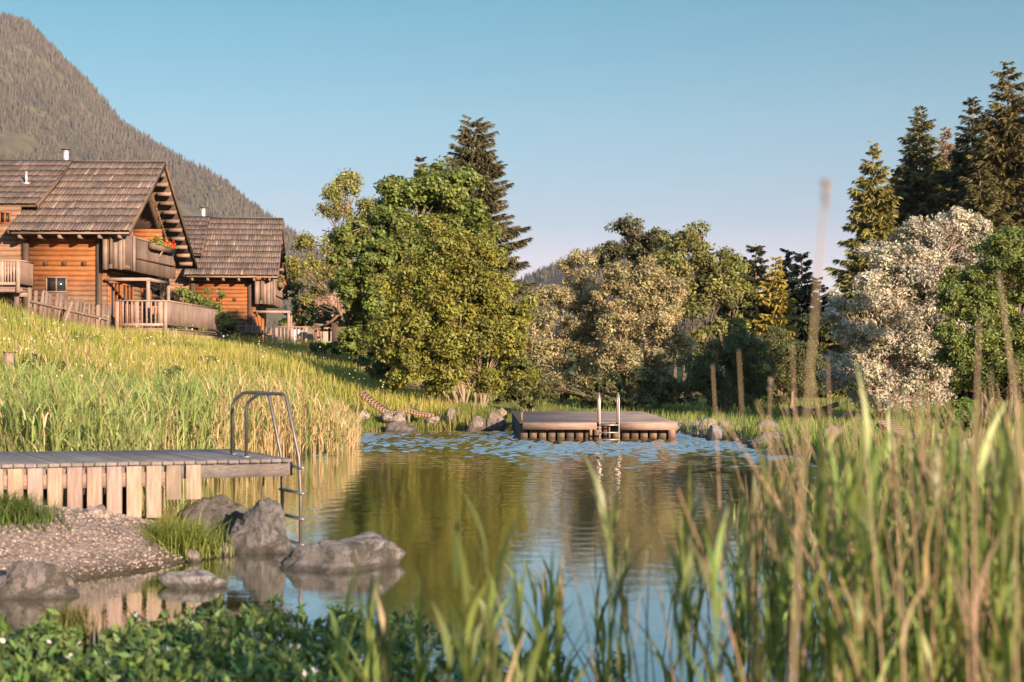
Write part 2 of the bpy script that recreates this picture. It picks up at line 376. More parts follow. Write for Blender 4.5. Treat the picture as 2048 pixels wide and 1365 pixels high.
g2 = ridge_mesh('wooded_hill', prof2, 1900, 800, M['mountain'], 20, 100, 40)
forest_on('hill_forest', g2, 5000, 'dark forest on the low hill seen between the treetops in the middle', (8, 15), (.055, .046, .030), seed=5)
prof3 = [(1350,712),(1480,690),(1560,650),(1600,632),(1640,606),(1668,582),(1700,560),(1760,540),(1850,500),(2000,470),(2300,430)]
ridge_mesh('distant_mountain', prof3, 6500, 1500, M['far_rock'], 60, 100, 30)

# ------------------------------------------------------------------ foliage helpers
def unit(v): return v/(np.linalg.norm(v, axis=-1, keepdims=True)+1e-9)
def diamonds(p, t, b, L, Wd):
    """leaf shaped quads: centre p, long axis t, side axis b"""
    L = np.asarray(L)[:, None]; Wd = np.asarray(Wd)[:, None]
    V = np.stack([p-t*L/2, p+b*Wd/2-t*L*.08, p+t*L/2, p-b*Wd/2-t*L*.08], 1).reshape(-1, 3)
    return V, np.arange(len(p)*4).reshape(-1, 4)
def leaf_cloud(centers, npc, spread, size, col, r, aspect=.6, var=.25, cvar=.2, flat=.7, outw=None):
    n = len(centers); rep = np.repeat(np.arange(n), npc); m = len(rep)
    off = r.normal(0, 1, (m, 3)); off = off/np.maximum(1, np.linalg.norm(off, axis=1, keepdims=True)/1.9)
    sp = np.asarray(spread)
    sp = sp[rep][:, None] if sp.ndim == 1 and len(sp) == n else sp
    p = centers[rep]+off*sp*np.array((1, 1, flat))
    nn = unit(r.normal(0, .75, (m, 3))+np.array((0, 0, .5))+(unit(off)*.5 if outw is None else outw[rep]*.8+unit(off)*.4))
    t = unit(np.cross(nn, unit(r.normal(0, 1, (m, 3))))); b = np.cross(nn, t)
    L = size*r.uniform(.6, 1.4, m)
    V, Qd = diamonds(p, t, b, L, L*aspect)
    cc = np.asarray(col, float)*(1+r.uniform(-cvar, cvar, (n, 1)))*(1+r.uniform(-.08, .08, (n, 3)))
    c = cc[rep]*(1+r.uniform(-var, var, (m, 1)))
    return V, Qd, np.repeat(c, 4, 0)
def limb(a, b, r, sag=.12, k=5):
    a = np.asarray(a, float); b = np.asarray(b, float); L = np.linalg.norm(b-a)
    t = np.linspace(0, 1, k)[:, None]; bow = np.array((r.normal(0, 1), r.normal(0, 1), r.normal(.6, .6)))*L*sag
    return a+(b-a)*t+bow*4*t*(1-t)*.5+r.normal(0, .02*L, (k, 3))*(t*(1-t)*4)
def broadleaf(name, base, trunks, lobes, label, cat='tree', col=(.07, .09, .025), leaf=.16, clumps=60, npc=45, tr=.18, bark=(.16, .12, .09),
              seed=1, spread=.16, aspect=.6, cvar=.25, shell=.45, twigs=14, flat=.75, group=None, mat='leaf', subs=9):
    """trunks: foot offsets; lobes: (cx,cy,cz,rx,ry,rz[,density]) relative to the base"""
    r = np.random.default_rng(seed); base = np.asarray(base, float)
    root = empty(name, base, label, cat, group)
    tb = MB(); C = []; SP = []; OW = []; tones = []
    vol = [l[3]*l[5] for l in lobes]; tot = sum(vol)
    for k, tx in enumerate(trunks):
        tx = np.asarray(tx, float)
    for li, l in enumerate(lobes):
        c = np.array(l[:3]); rad = np.array(l[3:6]); dens = l[6] if len(l) > 6 else 1
        nc = max(10, int(clumps*len(lobes)*vol[li]/tot*dens))
        ns = max(4, int(subs*dens)); d = unit(r.normal(0, 1, (ns, 3))+np.array((0, -.25, .15)))
        sc = c+d*rad*r.uniform(.45, .98, (ns, 1)); sr = rad.mean()*r.uniform(.24, .48, ns)
        wi = r.choice(ns, nc, p=sr**2/(sr**2).sum()); dd = unit(r.normal(0, 1, (nc, 3))+np.array((0, 0, .45)))
        cc = sc[wi]+dd*sr[wi][:, None]*np.array((1.15, 1.15, .75))*r.uniform(.7, 1.05, (nc, 1))
        cc[:, 2] = np.maximum(cc[:, 2], .3)
        C.append(cc); SP.append(np.full(nc, spread*rad.mean())*r.uniform(.5, 1.1, nc)); OW.append(dd)
        tones.append(np.repeat(r.uniform(1-cvar, 1+cvar, ns)[wi], npc))
        # limb to the lobe and branches on to some clumps
        f = np.asarray(trunks[int(np.argmin([abs(t[0]-c[0]) for t in trunks]))], float)
        fork = f+(c-f)*np.array((.25, .25, 0))+np.array((0, 0, max(.3, c[2]-rad[2]*.8)*.85))
        thick = tr*(.6+.4*(vol[li]/max(vol)))
        tb.tube(limb(f-np.array((0, 0, .3)), fork, r, .05), np.linspace(thick*1.2, thick*.8, 5), 7, c=vary(bark, .1), cap=False)
        ce = c+np.array((0, 0, rad[2]*.3))
        pts = limb(fork, ce, r, .12); tb.tube(pts, np.linspace(thick*.8, thick*.3, 5), 6, c=vary(bark, .1), cap=False)
        for q in range(min(twigs, nc)):
            s = pts[r.integers(0, 5)]; tb.tube(limb(s, cc[q], r, .12, 4), np.linspace(thick*.32, thick*.07, 4), 4, c=vary(bark, .15), cap=False)
    C = np.concatenate(C); SP = np.concatenate(SP)
    V, Qd, cl = leaf_cloud(C, npc, SP, leaf, col, r, aspect, cvar=cvar*.6, flat=flat, outw=np.concatenate(OW)); cl = cl*np.repeat(np.concatenate(tones), 4)[:, None]
    tb.build('trunk', M['bark'], root, smooth=True)
    mesh_np('crown', V, Qd, None, cl, M[mat], root)
    return root
def lobes_px(Y, base, items, depth=.8):
    """crown lobes given by where they show: (px, py, rx px, rz px[, dY, density])"""
    out = []
    for it in items:
        dy = it[4] if len(it) > 4 else 0; de = it[5] if len(it) > 5 else 1
        c = P(it[0], it[1], Y+dy)-np.asarray(base); k = (Y+dy)/FPX
        out.append((*c, it[2]*k, it[2]*k*depth, it[3]*k, de))
    return out
def conifer(name, base, H, Rr, label, col=(.045, .05, .02), seed=1, skirt=.06, per=7, step=.5, droop=.28, power=.8, twig=.16, bark=(.16, .11, .08), group=None, tw=12, cat='spruce', gap=.0):
    r = np.random.default_rng(seed); root = empty(name, base, label, cat, group)
    tb = MB(); tb.tube([(0, 0, -.5), (0, 0, H*.5), (0, 0, H*.97)], [H*.014, H*.009, .02], 7, c=bark, cap=False)
    z = np.arange(H*skirt, H*.985, step*.45); Ps, Ts, Bs, Ls, Ws, Cs = [], [], [], [], [], []
    side = r.uniform(.85, 1.15, 8)
    for zi0 in z:
        zi = zi0; t = (zi-H*skirt)/(H*(1-skirt)); Lb = Rr*((1-t)**power)*r.uniform(.8, 1.12)+.12
        k = per if t < .85 else max(4, per-2)
        a0 = r.uniform(0, 6.28)
        for q in range(k):
            if r.random() < gap: continue
            an = a0+q/k*6.283+r.normal(0, .15); L = Lb*r.uniform(.68, 1.12)*side[int(an/6.283*8) % 8]
            zi = zi0+r.uniform(-.5, .5)*step; rise = .35*(t**1.5)-droop*(1-t)+r.normal(0, .05)
            d = np.array((math.cos(an), math.sin(an), 0.)); sd = np.array((-d[1], d[0], 0.))
            us = np.linspace(0, 1, 5); pts = np.array([d*L*u+np.array((0, 0, zi+L*(rise*u+.22*u*u*(1-t)))) for u in us])
            if q % 2 == 0: tb.tube(pts, np.linspace(.035, .008, 5)*(H/20), 3, c=bark, cap=False)
            m = max(5, int(tw*L/Rr*5.5)+7); u = r.uniform(.12, 1, m*2)
            pp = np.stack([np.interp(u, us, pts[:, i]) for i in range(3)], 1)
            sg = np.where(r.random(m*2) < .5, -1, 1)[:, None]
            wl = (.22*L*(1-u)**.7+.12+.20*min(1, L/1.2))*r.uniform(.6, 1.15, m*2)
            tdir = unit(sd*sg*r.uniform(.5, 1, (m*2, 1))+d*r.uniform(.5, 1.1, (m*2, 1))+np.array((0, 0, -.75))*r.uniform(.1, 1.5, (m*2, 1)))
            Ps.append(pp+tdir*wl[:, None]/2); Ts.append(tdir)
            nn = unit(np.array((0, -.2, .35))+r.normal(0, .8, (m*2, 3))); Bs.append(unit(np.cross(tdir, nn)))
            Ls.append(wl*1.1); Ws.append(np.clip(wl*.24, twig*.4, twig*1.15)*r.uniform(.7, 1.2, m*2))
            Cs.append(np.asarray(col)*r.uniform(.8, 1.2)*r.uniform(.75, 1.25, (m*2, 1)))
    V, Qd = diamonds(np.concatenate(Ps), np.concatenate(Ts), np.concatenate(Bs), np.concatenate(Ls), np.concatenate(Ws))
    tb.build('trunk', M['bark'], root, smooth=True)
    mesh_np('crown', V, Qd, None, np.repeat(np.concatenate(Cs), 4, 0), M['needle'], root)
    return root
def conifer_px(px, pytop, Y, rpx, label, **kw):
    x = (px-1024)/FPX*Y; zb = h1(x, Y); top = CAM_H-(pytop-HOR)/FPX*Y
    return conifer('spruce_tree', (x, Y, zb), top-zb, rpx*Y/FPX, label, **kw)
def shrub(name, px, py, Y, items, label, col, seed, leaf=.12, clumps=40, npc=40, cat='shrub', z=None, **kw):
    x = (px-1024)/FPX*Y; b = np.array((x, Y, h1(x, Y) if z is None else z))
    return broadleaf(name, b, [(0, 0, 0), (.15, 0, 0)], lobes_px(Y, b, items), label, cat, col, leaf, clumps, npc, kw.pop('tr', .03), seed=seed, **kw)

# ------------------------------------------------------------------ trees
def tree_px(name, px, Y, trunks, items, label, **kw):
    x = (px-1024)/FPX*Y; b = np.array((x, Y, h1(x, Y)))
    return broadleaf(name, b, trunks, lobes_px(Y, b, items), label, **kw)

# old thin-leaved tree by the far houses
tree_px('deciduous_tree', 700, 88, [(0, 0, 0)], [(690, 380, 42, 36), (655, 430, 40, 30, 0, .5), (720, 440, 40, 50), (625, 490, 52, 28, -2, .45), (600, 545, 34, 36, -2, .5),
    (660, 545, 56, 40, 0, .5), (640, 600, 40, 28, 0, .4), (700, 500, 50, 45, 2, .9)],
    'half bare old tree with forked trunk and thin yellowish leaves beside the tiled house', col=(.17, .17, .045), leaf=.17, clumps=84, npc=36,
    tr=.10, seed=11, twigs=22, bark=(.17, .12, .085), cvar=.3, shell=.3, spread=.24)
# big maple
tree_px('maple_tree', 790, 60, [(0, 0, 0), (.4, .3, 0)], [(875, 385, 75, 52, 0, 1.1), (790, 405, 60, 48), (935, 440, 55, 60), (735, 470, 50, 55, -1), (820, 490, 70, 62, -1), (900, 520, 70, 60),
    (725, 575, 42, 52, -2), (790, 600, 60, 62, -1), (760, 530, 50, 45, -2), (860, 640, 70, 60, 1), (770, 690, 45, 50, 2), (830, 740, 60, 50, 2), (715, 640, 40, 40, 0), (760, 640, 50, 50, 0), (745, 560, 55, 50, -1), (712, 510, 40, 44, -1), (712, 590, 38, 44, -1), (725, 680, 40, 36, 0)],
    'big dense maple with rounded bright green clumps, the tallest leafy tree in the middle', col=(.118, .148, .034), leaf=.17, clumps=100, npc=56, subs=12,
    tr=.13, seed=12, twigs=14, shell=.62, spread=.17, cvar=.28)
# multi-stemmed tree in front of it
tree_px('multi_stem_tree', 942, 47, [(-.25, 0, 0), (.10, .2, 0), (.30, -.1, 0)], [(880, 495, 70, 48), (940, 530, 65, 60), (830, 560, 60, 55), (990, 590, 52, 66), (900, 600, 80, 60), (815, 640, 55, 60), (870, 690, 75, 55),
    (960, 680, 75, 70), (1020, 690, 46, 60), (820, 720, 56, 42), (900, 755, 60, 32, 0, .8), (1000, 755, 60, 36, .5, .9), (850, 780, 40, 18, .5, .5), (790, 690, 40, 40, .5), (1030, 640, 36, 60, .3), (1035, 750, 40, 34, .5), (930, 640, 60, 60, .8), (800, 770, 40, 22, .5)],
    'bushy olive green tree on thin pale stems at the shore left of the platform', col=(.165, .165, .034), leaf=.125, clumps=84, npc=52, subs=11,
    tr=.045, seed=13, twigs=16, bark=(.22, .16, .12), shell=.45, spread=.2, cvar=.22, aspect=.5)
# silver willows behind the platform
tree_px('willow_tree', 1130, 55, [(0, 0, 0), (.6, .3, 0)], [(1155, 535, 44, 30), (1110, 590, 52, 48), (1180, 610, 55, 55), (1100, 680, 55, 55), (1170, 700, 60, 60), (1110, 755, 52, 45), (1190, 770, 50, 40, -1)],
    'silvery grey-green willow left of the platform ladder, nearest the olive tree', col=(.27, .235, .13), leaf=.13, clumps=84, npc=54, subs=12, tr=.09, seed=14, aspect=.35, bark=(.24, .18, .13), spread=.19, cvar=.22, twigs=12)
tree_px('willow_tree', 1285, 53, [(0, 0, 0), (-.5, .4, 0), (.5, .1, 0)], [(1275, 560, 60, 40), (1345, 590, 40, 38), (1225, 590, 40, 40), (1300, 640, 60, 50), (1235, 670, 55, 50), (1330, 690, 48, 50), (1260, 735, 60, 40), (1300, 780, 55, 30), (1200, 790, 40, 25)],
    'silvery grey-green willow with pale upper clumps right behind the platform ladder', col=(.27, .235, .13), leaf=.13, clumps=84, npc=54, subs=12, tr=.09, seed=15, aspect=.35, bark=(.24, .18, .13), spread=.19, cvar=.22, twigs=12)
tree_px('alder_tree', 1265, 66, [(0, 0, 0)], [(1255, 480, 42, 36), (1300, 500, 44, 36), (1230, 530, 40, 40), (1290, 570, 60, 50)],
    'grey-green tree crown rising behind the willows against the sky', col=(.10, .098, .05), leaf=.15, clumps=80, npc=44, tr=.1, seed=16, spread=.2, twigs=10)
tree_px('alder_tree', 1385, 62, [(0, 0, 0), (.7, .3, 0), (-.6, .2, 0)], [(1370, 490, 52, 38), (1420, 520, 48, 40), (1355, 560, 56, 50), (1430, 590, 50, 52), (1390, 640, 60, 50, 0, .6), (1460, 570, 34, 40, 0, .7), (1410, 700, 50, 50, 0, .5)],
    'tall dark green tree with many upright stems showing through its thin crown', col=(.145, .145, .048), leaf=.15, clumps=66, npc=44, tr=.10, seed=17, bark=(.09, .07, .055), spread=.22, twigs=18, shell=.3)
tree_px('birch_tree', 1462, 72, [(0, 0, 0)], [(1462, 545, 34, 34), (1470, 610, 38, 40), (1455, 670, 40, 40)],
    'yellow-green sunlit tree left of the golden young spruce', col=(.15, .16, .035), leaf=.18, clumps=60, npc=40, tr=.12, seed=18, spread=.2)
# dark round willow bushes across the pond
tree_px('round_willow', 1480, 50, [(0, 0, 0), (.5, .2, 0), (-.5, 0, 0), (.2, -.2, 0)], [(1470, 700, 46, 42), (1420, 740, 55, 48), (1500, 740, 55, 48), (1395, 785, 50, 36), (1465, 790, 60, 34)],
    'dark green dome shaped willow bush right of the platform', col=(.09, .105, .045), leaf=.10, clumps=130, npc=56, subs=16, tr=.09, seed=19, aspect=.35, spread=.17, cvar=.15, shell=.7, twigs=14)
tree_px('round_willow', 1560, 54, [(0, 0, 0), (.4, .2, 0)], [(1555, 700, 50, 42), (1600, 740, 46, 46), (1560, 770, 60, 44)],
    'dark green dome shaped willow bush in front of the golden spruce', col=(.09, .10, .042), leaf=.10, clumps=130, npc=56, subs=16, tr=.09, seed=20, aspect=.35, spread=.17, cvar=.15, shell=.7)
tree_px('dark_tree', 1640, 60, [(0, 0, 0)], [(1630, 660, 34, 50), (1625, 730, 46, 60), (1665, 760, 40, 50), (1640, 790, 50, 30)],
    'low dark leafy tree filling the gap beside the tall leaning reed', col=(.05, .06, .02), leaf=.15, clumps=70, npc=45, tr=.12, seed=21)
# pale flowering willow and green bushes on the right
tree_px('white_willow', 1810, 44, [(0, 0, 0), (.6, .3, 0), (-.6, .2, 0), (.1, -.3, 0)], [(1690, 640, 34, 50), (1682, 745, 40, 46, -1), (1945, 470, 44, 36, 2, 2.2), (1750, 520, 36, 36, 1), (1930, 560, 50, 50, 1), (1900, 455, 54, 40, 2), (1840, 480, 50, 42, 1), (1790, 530, 50, 48), (1860, 560, 65, 52), (1745, 600, 46, 52), (1810, 630, 70, 60), (1890, 650, 60, 60), (1720, 680, 46, 54),
    (1790, 710, 75, 56), (1870, 740, 70, 50), (1730, 765, 60, 44), (1820, 790, 70, 34)],
    'large whitish flowering willow with fluffy pale clumps on the right', col=(.36, .335, .28), leaf=.10, clumps=110, npc=60, subs=13, tr=.08, seed=22, aspect=.45, bark=(.2, .15, .12), spread=.19, cvar=.3, twigs=14, shell=.5)
tree_px('green_willow', 2010, 38, [(0, 0, 0), (.4, .3, 0), (-.4, .2, 0)], [(1915, 590, 44, 46), (1905, 690, 44, 50), (2010, 510, 70, 54), (1965, 570, 50, 56), (2060, 560, 60, 60), (1990, 650, 70, 60), (1940, 710, 54, 54), (2050, 690, 60, 60), (1990, 765, 70, 50), (2060, 780, 50, 40)],
    'green leafy willow bush at the right edge of the picture', col=(.12, .15, .04), leaf=.10, clumps=110, npc=56, subs=13, tr=.06, seed=23, aspect=.45, spread=.18, twigs=14, shell=.5)
tree_px('green_willow', 2170, 42, [(0, 0, 0)], [(2150, 560, 80, 70), (2140, 680, 80, 80), (2150, 780, 80, 50)],
    'green bush cut off by the right edge behind the reeds', col=(.075, .10, .03), leaf=.13, clumps=50, npc=40, tr=.08, seed=24)

# conifers; sunlight is put into the golden needle colours
conifer_px(948, 236, 84, 128, 'tall brownish spruce towering behind the maple', col=(.085, .078, .038), seed=31, per=9, droop=.2, power=.55, twig=.17, step=.62, tw=18, gap=.0)
conifer_px(842, 306, 84, 60, 'thin spruce tip poking out left of the tall brownish spruce', col=(.05, .05, .03), seed=32, step=.6)
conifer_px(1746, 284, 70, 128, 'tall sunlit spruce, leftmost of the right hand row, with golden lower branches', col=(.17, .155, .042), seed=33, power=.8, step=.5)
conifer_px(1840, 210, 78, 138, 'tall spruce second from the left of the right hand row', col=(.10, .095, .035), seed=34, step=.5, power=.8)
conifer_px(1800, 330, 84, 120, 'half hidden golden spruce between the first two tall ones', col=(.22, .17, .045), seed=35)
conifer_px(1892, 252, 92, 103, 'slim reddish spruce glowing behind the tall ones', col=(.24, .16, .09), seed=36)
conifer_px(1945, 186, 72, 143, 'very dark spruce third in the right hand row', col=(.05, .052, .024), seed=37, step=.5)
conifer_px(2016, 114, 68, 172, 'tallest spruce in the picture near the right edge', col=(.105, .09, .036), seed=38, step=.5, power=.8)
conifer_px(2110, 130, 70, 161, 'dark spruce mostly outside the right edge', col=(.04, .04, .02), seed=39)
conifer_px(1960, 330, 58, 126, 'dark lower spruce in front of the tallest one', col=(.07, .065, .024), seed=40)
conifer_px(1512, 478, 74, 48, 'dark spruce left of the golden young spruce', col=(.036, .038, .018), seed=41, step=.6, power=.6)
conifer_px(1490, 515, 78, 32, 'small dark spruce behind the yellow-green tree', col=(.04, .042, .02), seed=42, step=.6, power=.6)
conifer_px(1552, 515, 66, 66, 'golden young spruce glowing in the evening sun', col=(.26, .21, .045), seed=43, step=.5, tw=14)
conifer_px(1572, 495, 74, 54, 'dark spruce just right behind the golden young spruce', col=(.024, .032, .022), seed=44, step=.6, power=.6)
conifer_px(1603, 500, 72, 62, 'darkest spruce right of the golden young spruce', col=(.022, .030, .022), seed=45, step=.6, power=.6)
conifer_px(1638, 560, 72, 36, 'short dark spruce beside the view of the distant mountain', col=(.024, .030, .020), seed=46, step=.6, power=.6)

conifer_px(1870, 330, 88, 126, 'dark spruce filling the gap behind the second tall one', col=(.040, .038, .018), seed=47)
conifer_px(1920, 300, 95, 126, 'dark spruce glimpsed behind the slim reddish one', col=(.036, .034, .018), seed=48)
conifer_px(2060, 250, 90, 138, 'dark spruce behind the tallest one at the right edge', col=(.036, .034, .018), seed=49)

# shrubs
shrub('garden_bush', 395, 660, 70, [(380, 592, 34, 26), (420, 600, 26, 24), (350, 600, 22, 22), (395, 630, 50, 26)], 'bright green bush between the two log houses', (.12, .15, .035), 51, leaf=.12)
shrub('garden_bush', 330, 650, 66, [(322, 580, 22, 22), (335, 610, 26, 26)], 'dark purple-leaved bush at the corner of the nearer house', (.035, .028, .02), 52, leaf=.12)
shrub('garden_bush', 640, 650, 100, [(650, 632, 34, 18), (630, 640, 30, 18)], 'round pale green bush in front of the tiled roof', (.12, .13, .04), 53, leaf=.16)
shrub('garden_bush', 598, 660, 92, [(592, 590, 24, 40), (606, 630, 26, 34), (580, 640, 20, 24)], 'loose tall bush right of the farther log house', (.10, .12, .035), 54, leaf=.16)
shrub('garden_bush', 450, 680, 76, [(462, 655, 20, 14), (452, 668, 18, 12)], 'small green bush under the farther log wall', (.11, .12, .035), 55)
shrub('hillside_bush', 715, 690, 60, [(712, 660, 34, 32), (735, 690, 34, 34), (700, 700, 26, 22)], 'leafy bush on the slope beside the maple trunk', (.085, .11, .025), 56)
shrub('hillside_bush', 765, 745, 54, [(750, 735, 34, 30), (790, 750, 40, 28), (770, 765, 30, 18)], 'dark green bush at the foot of the slope under the maple', (.055, .075, .02), 57)
shrub('hillside_bush', 655, 700, 64, [(640, 690, 30, 14), (672, 700, 26, 16)], 'low green bush on the slope right of the small terrace', (.12, .15, .035), 58)
shrub('hillside_bush', 85, 790, 36, [(70, 745, 36, 30), (100, 762, 42, 34), (60, 780, 30, 30)], 'dark leafy bush on the slope right of the wooden nest box', (.075, .095, .025), 59, leaf=.08, clumps=60)
shrub('hillside_bush', 345, 775, 38, [(345, 755, 24, 24), (330, 780, 22, 24)], 'small dark leafy clump on the slope above the jetty rail', (.08, .10, .03), 60, leaf=.08)
shrub('hillside_bush', 410, 735, 46, [(412, 738, 22, 18)], 'small rounded clump halfway up the slope', (.09, .11, .03), 61, leaf=.1)
shrub('lakeside_bush', 1055, 830, 47, [(1040, 770, 30, 40), (1070, 790, 30, 30), (1010, 800, 26, 20)], 'dark bush filling the shore left behind the platform', (.07, .08, .022), 62)
shrub('lakeside_bush', 925, 835, 45, [(925, 825, 22, 14)], 'small grassy bush beside the pair of boulders', (.07, .08, .022), 63, leaf=.09)
shrub('lakeside_bush', 1250, 830, 50, [(1240, 800, 44, 18), (1300, 805, 36, 16), (1340, 770, 26, 34), (1100, 780, 34, 24, 1), (1160, 792, 40, 24, 1), (1200, 770, 40, 30, 1), (1290, 770, 40, 30, 1)], 'dark undergrowth behind the platform below the willows', (.085, .09, .035), 64)
shrub('herb_bush', 1940, 880, 29, [(1930, 835, 34, 28), (1965, 845, 30, 24), (1900, 850, 20, 18)], 'bright green upright herb bush behind the right lounger', (.10, .15, .03), 65, leaf=.09, clumps=60, aspect=.3)
# unseen wood behind the camera, rows placed to shade the right bank
def shade_wood():
    r = np.random.default_rng(77); C = []; tb = MB()
    rows = [(x, -12+r.normal(0, 2), 17+r.normal(0, 1.5)) for x in np.arange(45, 92, 3.6)]
    for x, y, H in rows:
        z = h1(x, y); tb.tube([(x, y, z-.3), (x+.2, y, z+H*.7)], [H*.018, H*.006], 6, c=(.14, .1, .08))
        k = int(26); d = unit(r.normal(0, 1, (k, 3))); C.append(np.array((x, y, z+H*.55))+d*np.array((2.2+H*.06, 2.2, H*.44))*r.uniform(.3, 1, (k, 1)))
    C = np.concatenate(C); V, Qd, c = leaf_cloud(C, 34, np.full(len(C), .9), .55, (.05, .07, .02), r)
    root = empty('woodland', (20, -15, 0), 'broadleaved wood standing behind the viewer and along the right', 'wood'); root['kind'] = 'stuff'
    a = tb.build('trunk', M['bark']); b = mesh_np('crown', V, Qd, None, c, M['leaf'])
    for o in (a, b): o.parent = root; o.matrix_parent_inverse = root.matrix_world.inverted() if False else Matrix.Translation((-20, 15, 0)); o['kind'] = 'stuff'
shade_wood()
# ------------------------------------------------------------------ log houses
ORANGE = np.array((.25, .088, .028)); WEATH = np.array((.15, .088, .055)); DARKW = np.array((.075, .05, .035)); PALE = np.array((.27, .19, .155)); ROOFC = np.array((.125, .09, .077))
def slope_boards(mb, x0, x1, a, b, courses, wmin=.07, wmax=.15, th=.03, col=ROOFC, lift=.05):
    """shingle courses on the plane from eave (v,z)=a to ridge (v,z)=b"""
    a = np.array((0, *a)); b = np.array((0, *b)); d = b-a; L = np.linalg.norm(d); d /= L; nrm = np.cross((1, 0, 0), d); nrm /= np.linalg.norm(nrm)
    if nrm[2] < 0: nrm = -nrm
    cl = L/courses
    for i in range(courses):
        x = x0+rng.uniform(-.05, 0); cc = col*rng.uniform(.92, 1.1)
        while x < x1:
            wv = rng.uniform(wmin, wmax); xe = min(x+wv-.012, x1+.03)
            s0 = i*cl-rng.uniform(0, .05)-(.06 if i == 0 else .03); s1 = min(L, (i+1)*cl+.12)
            o0 = lift+rng.uniform(0, .018); o1 = .012+rng.uniform(0, .004)
            if i == courses-1: o1 = .03
            lo0 = a+d*s0+nrm*o0; hi0 = a+d*s1+nrm*o1
            c = vary(cc, .22); 
            if rng.random() < .06: c = c*1.5
            X0 = np.array((x, 0, 0)); X1 = np.array((xe, 0, 0)); t = nrm*th
            mb.hexa([lo0+X0, lo0+X1, hi0+X1, hi0+X0, lo0+X0+t, lo0+X1+t, hi0+X1+t, hi0+X0+t], c)
            x += wv
        # batten line of the course
    return mb
def slab(mb, x0, x1, a, b, th, col):
    a = np.array((0, *a)); b = np.array((0, *b)); d = (b-a)/np.linalg.norm(b-a); nrm = np.cross((1, 0, 0), d)
    if nrm[2] < 0: nrm = -nrm
    X0 = np.array((x0, 0, 0)); X1 = np.array((x1, 0, 0)); t = -nrm*th
    mb.hexa([a+X0+t, a+X1+t, b+X1+t, b+X0+t, a+X0, a+X1, b+X1, b+X0], col)
def log_house(origin, rz, label, left_len=11., windows=True, beams=(-3.9, -3.1, -2.25), flowers=True, posts=(-4.75, -1.6)):
    root = empty('log_house', origin, label, 'house', rz=rz)
    E, RG, BE, RV, BV = 4.3, 8.0, 3.55, 6.2, 12.8
    # roof
    m = MB()
    slab(m, -5.05, -.03, (.04, E-.01), (RV, RG-.03), .09, DARKW*1.3); slab(m, -5.05, -.03, (BV, BE), (RV, RG-.03), .09, DARKW*1.3)
    slab(m, -left_len, -4.35, (1.25, 5.52), (RV-.02, RG+.02), .10, DARKW*1.3); slab(m, -left_len, -5.06, (BV, BE), (RV, RG-.035), .09, DARKW)
    roof = m.build('roof', M['shingle'], root)
    m = MB(); slope_boards(m, -5.1, 0, (0, E), (RV, RG), 10); m.beam((-5.1, RV+.02, RG+.07), (0, RV+.02, RG+.07), .22, .04, ROOFC*1.1)
    slope_boards(m, -5.1, 0, (BV, BE), (RV+.05, RG-.02), 8, .4, .6); m.build('shingles', M['shingle'], roof)
    m = MB(); slope_boards(m, -left_len, -4.3, (1.2, 5.55), (RV-.03, RG+.08), 8, col=ROOFC*.85); m.build('shingles', M['shingle'], roof, label='darker shingles of the raised shed roof')
    # chimney and vent pipe
    m = MB(); m.tube([(-4.7, 6.5, 7.9), (-4.7, 6.5, 8.62)], .12, 12, (.75, .75, .78)); ch = m.build('chimney', M['metal'], roof, smooth=False)
    m = MB(); m.tube([(-4.7, 6.5, 8.66), (-4.7, 6.5, 8.70)], [.24, .22], 12, (.06, .06, .06)); m.tube([(-4.7, 6.5, 8.60), (-4.7, 6.5, 8.67)], .03, 6, (.1, .1, .1)); m.build('chimney_cap', M['plain'], roof)
    m = MB(); m.tube([(-5.5, 3.4, 6.6), (-5.5, 3.4, 7.25)], .055, 10, (.55, .5, .5)); m.box((-5.68, 3.2, 6.66), (-5.32, 3.5, 6.74), (.5, .45, .43)); m.build('vent_pipe', M['metal'], roof)
    # verge boards, purlin stubs, rafter tails
    m = MB()
    for (v0, z0) in ((0, E), (BV, BE)):
        m.beam((.02, v0, z0-.06), (.02, RV, RG-.06), .05, .2, DARKW*1.6)
        m.beam((-5.12, v0, z0-.06), (-5.12, RV, RG-.08), .05, .16, DARKW*1.6)
    m.beam((-4.28, 1.2, 5.46), (-4.28, RV, RG), .05, .2, DARKW*1.4)
    m.beam((-5.0, .05, E-.10), (0, .05, E-.10), .05, .07, PALE*.9)
    m.build('verge_board', M['wood_y'], root)
    for i in range(11):
        t = .06+i*.085; v = RV+(BV-RV)*t; z = RG+(BE-RG)*t-.26
        m = MB(); m.tube([(-.72, v, z), (-.08, v, z)], .10, 8, vary(PALE*.75, .15)); m.build('purlin_end', M['wood_x'], root)
        t2 = .06+i*.09; m = MB(); m.tube([(-.5, RV*(1-t2), RG-(RG-E)*t2-.26), (-.08, RV*(1-t2), RG-(RG-E)*t2-.26)], .09, 8, vary(DARKW*2, .15)); m.build('purlin_end', M['wood_x'], root)
    for i in range(6):
        m = MB(); x = -4.7+i*.845; m.box((x-.06, .12, E-.30), (x+.06, 1.25, E-.15), vary(PALE*.7, .1)); m.build('rafter_tail', M['wood_y'], root)
    # log walls
    m = MB(); hgt = .215
    def logs(x0, x1, v, z0, z1, face, base=None):
        z = z0; k = 0
        while z < z1-.02:
            ze = min(z+hgt-.012, z1); t = sstep(np.array((z-1.2)/1.5)).item() if base is None else None
            c = vary(WEATH*(1-t)+ORANGE*t if base is None else base, .14)
            if face == 'y': m.box((x0, v, z), (x1, v+.16, ze), c); m.box((x0, v+.02, ze), (x1, v+.14, ze+.013), DARKW*.6)
            else: m.box((v-.16, x0, z), (v, x1, ze), c); m.box((v-.14, x0, ze), (v-.02, x1, ze+.013), DARKW*.6)
            z += hgt; k += 1
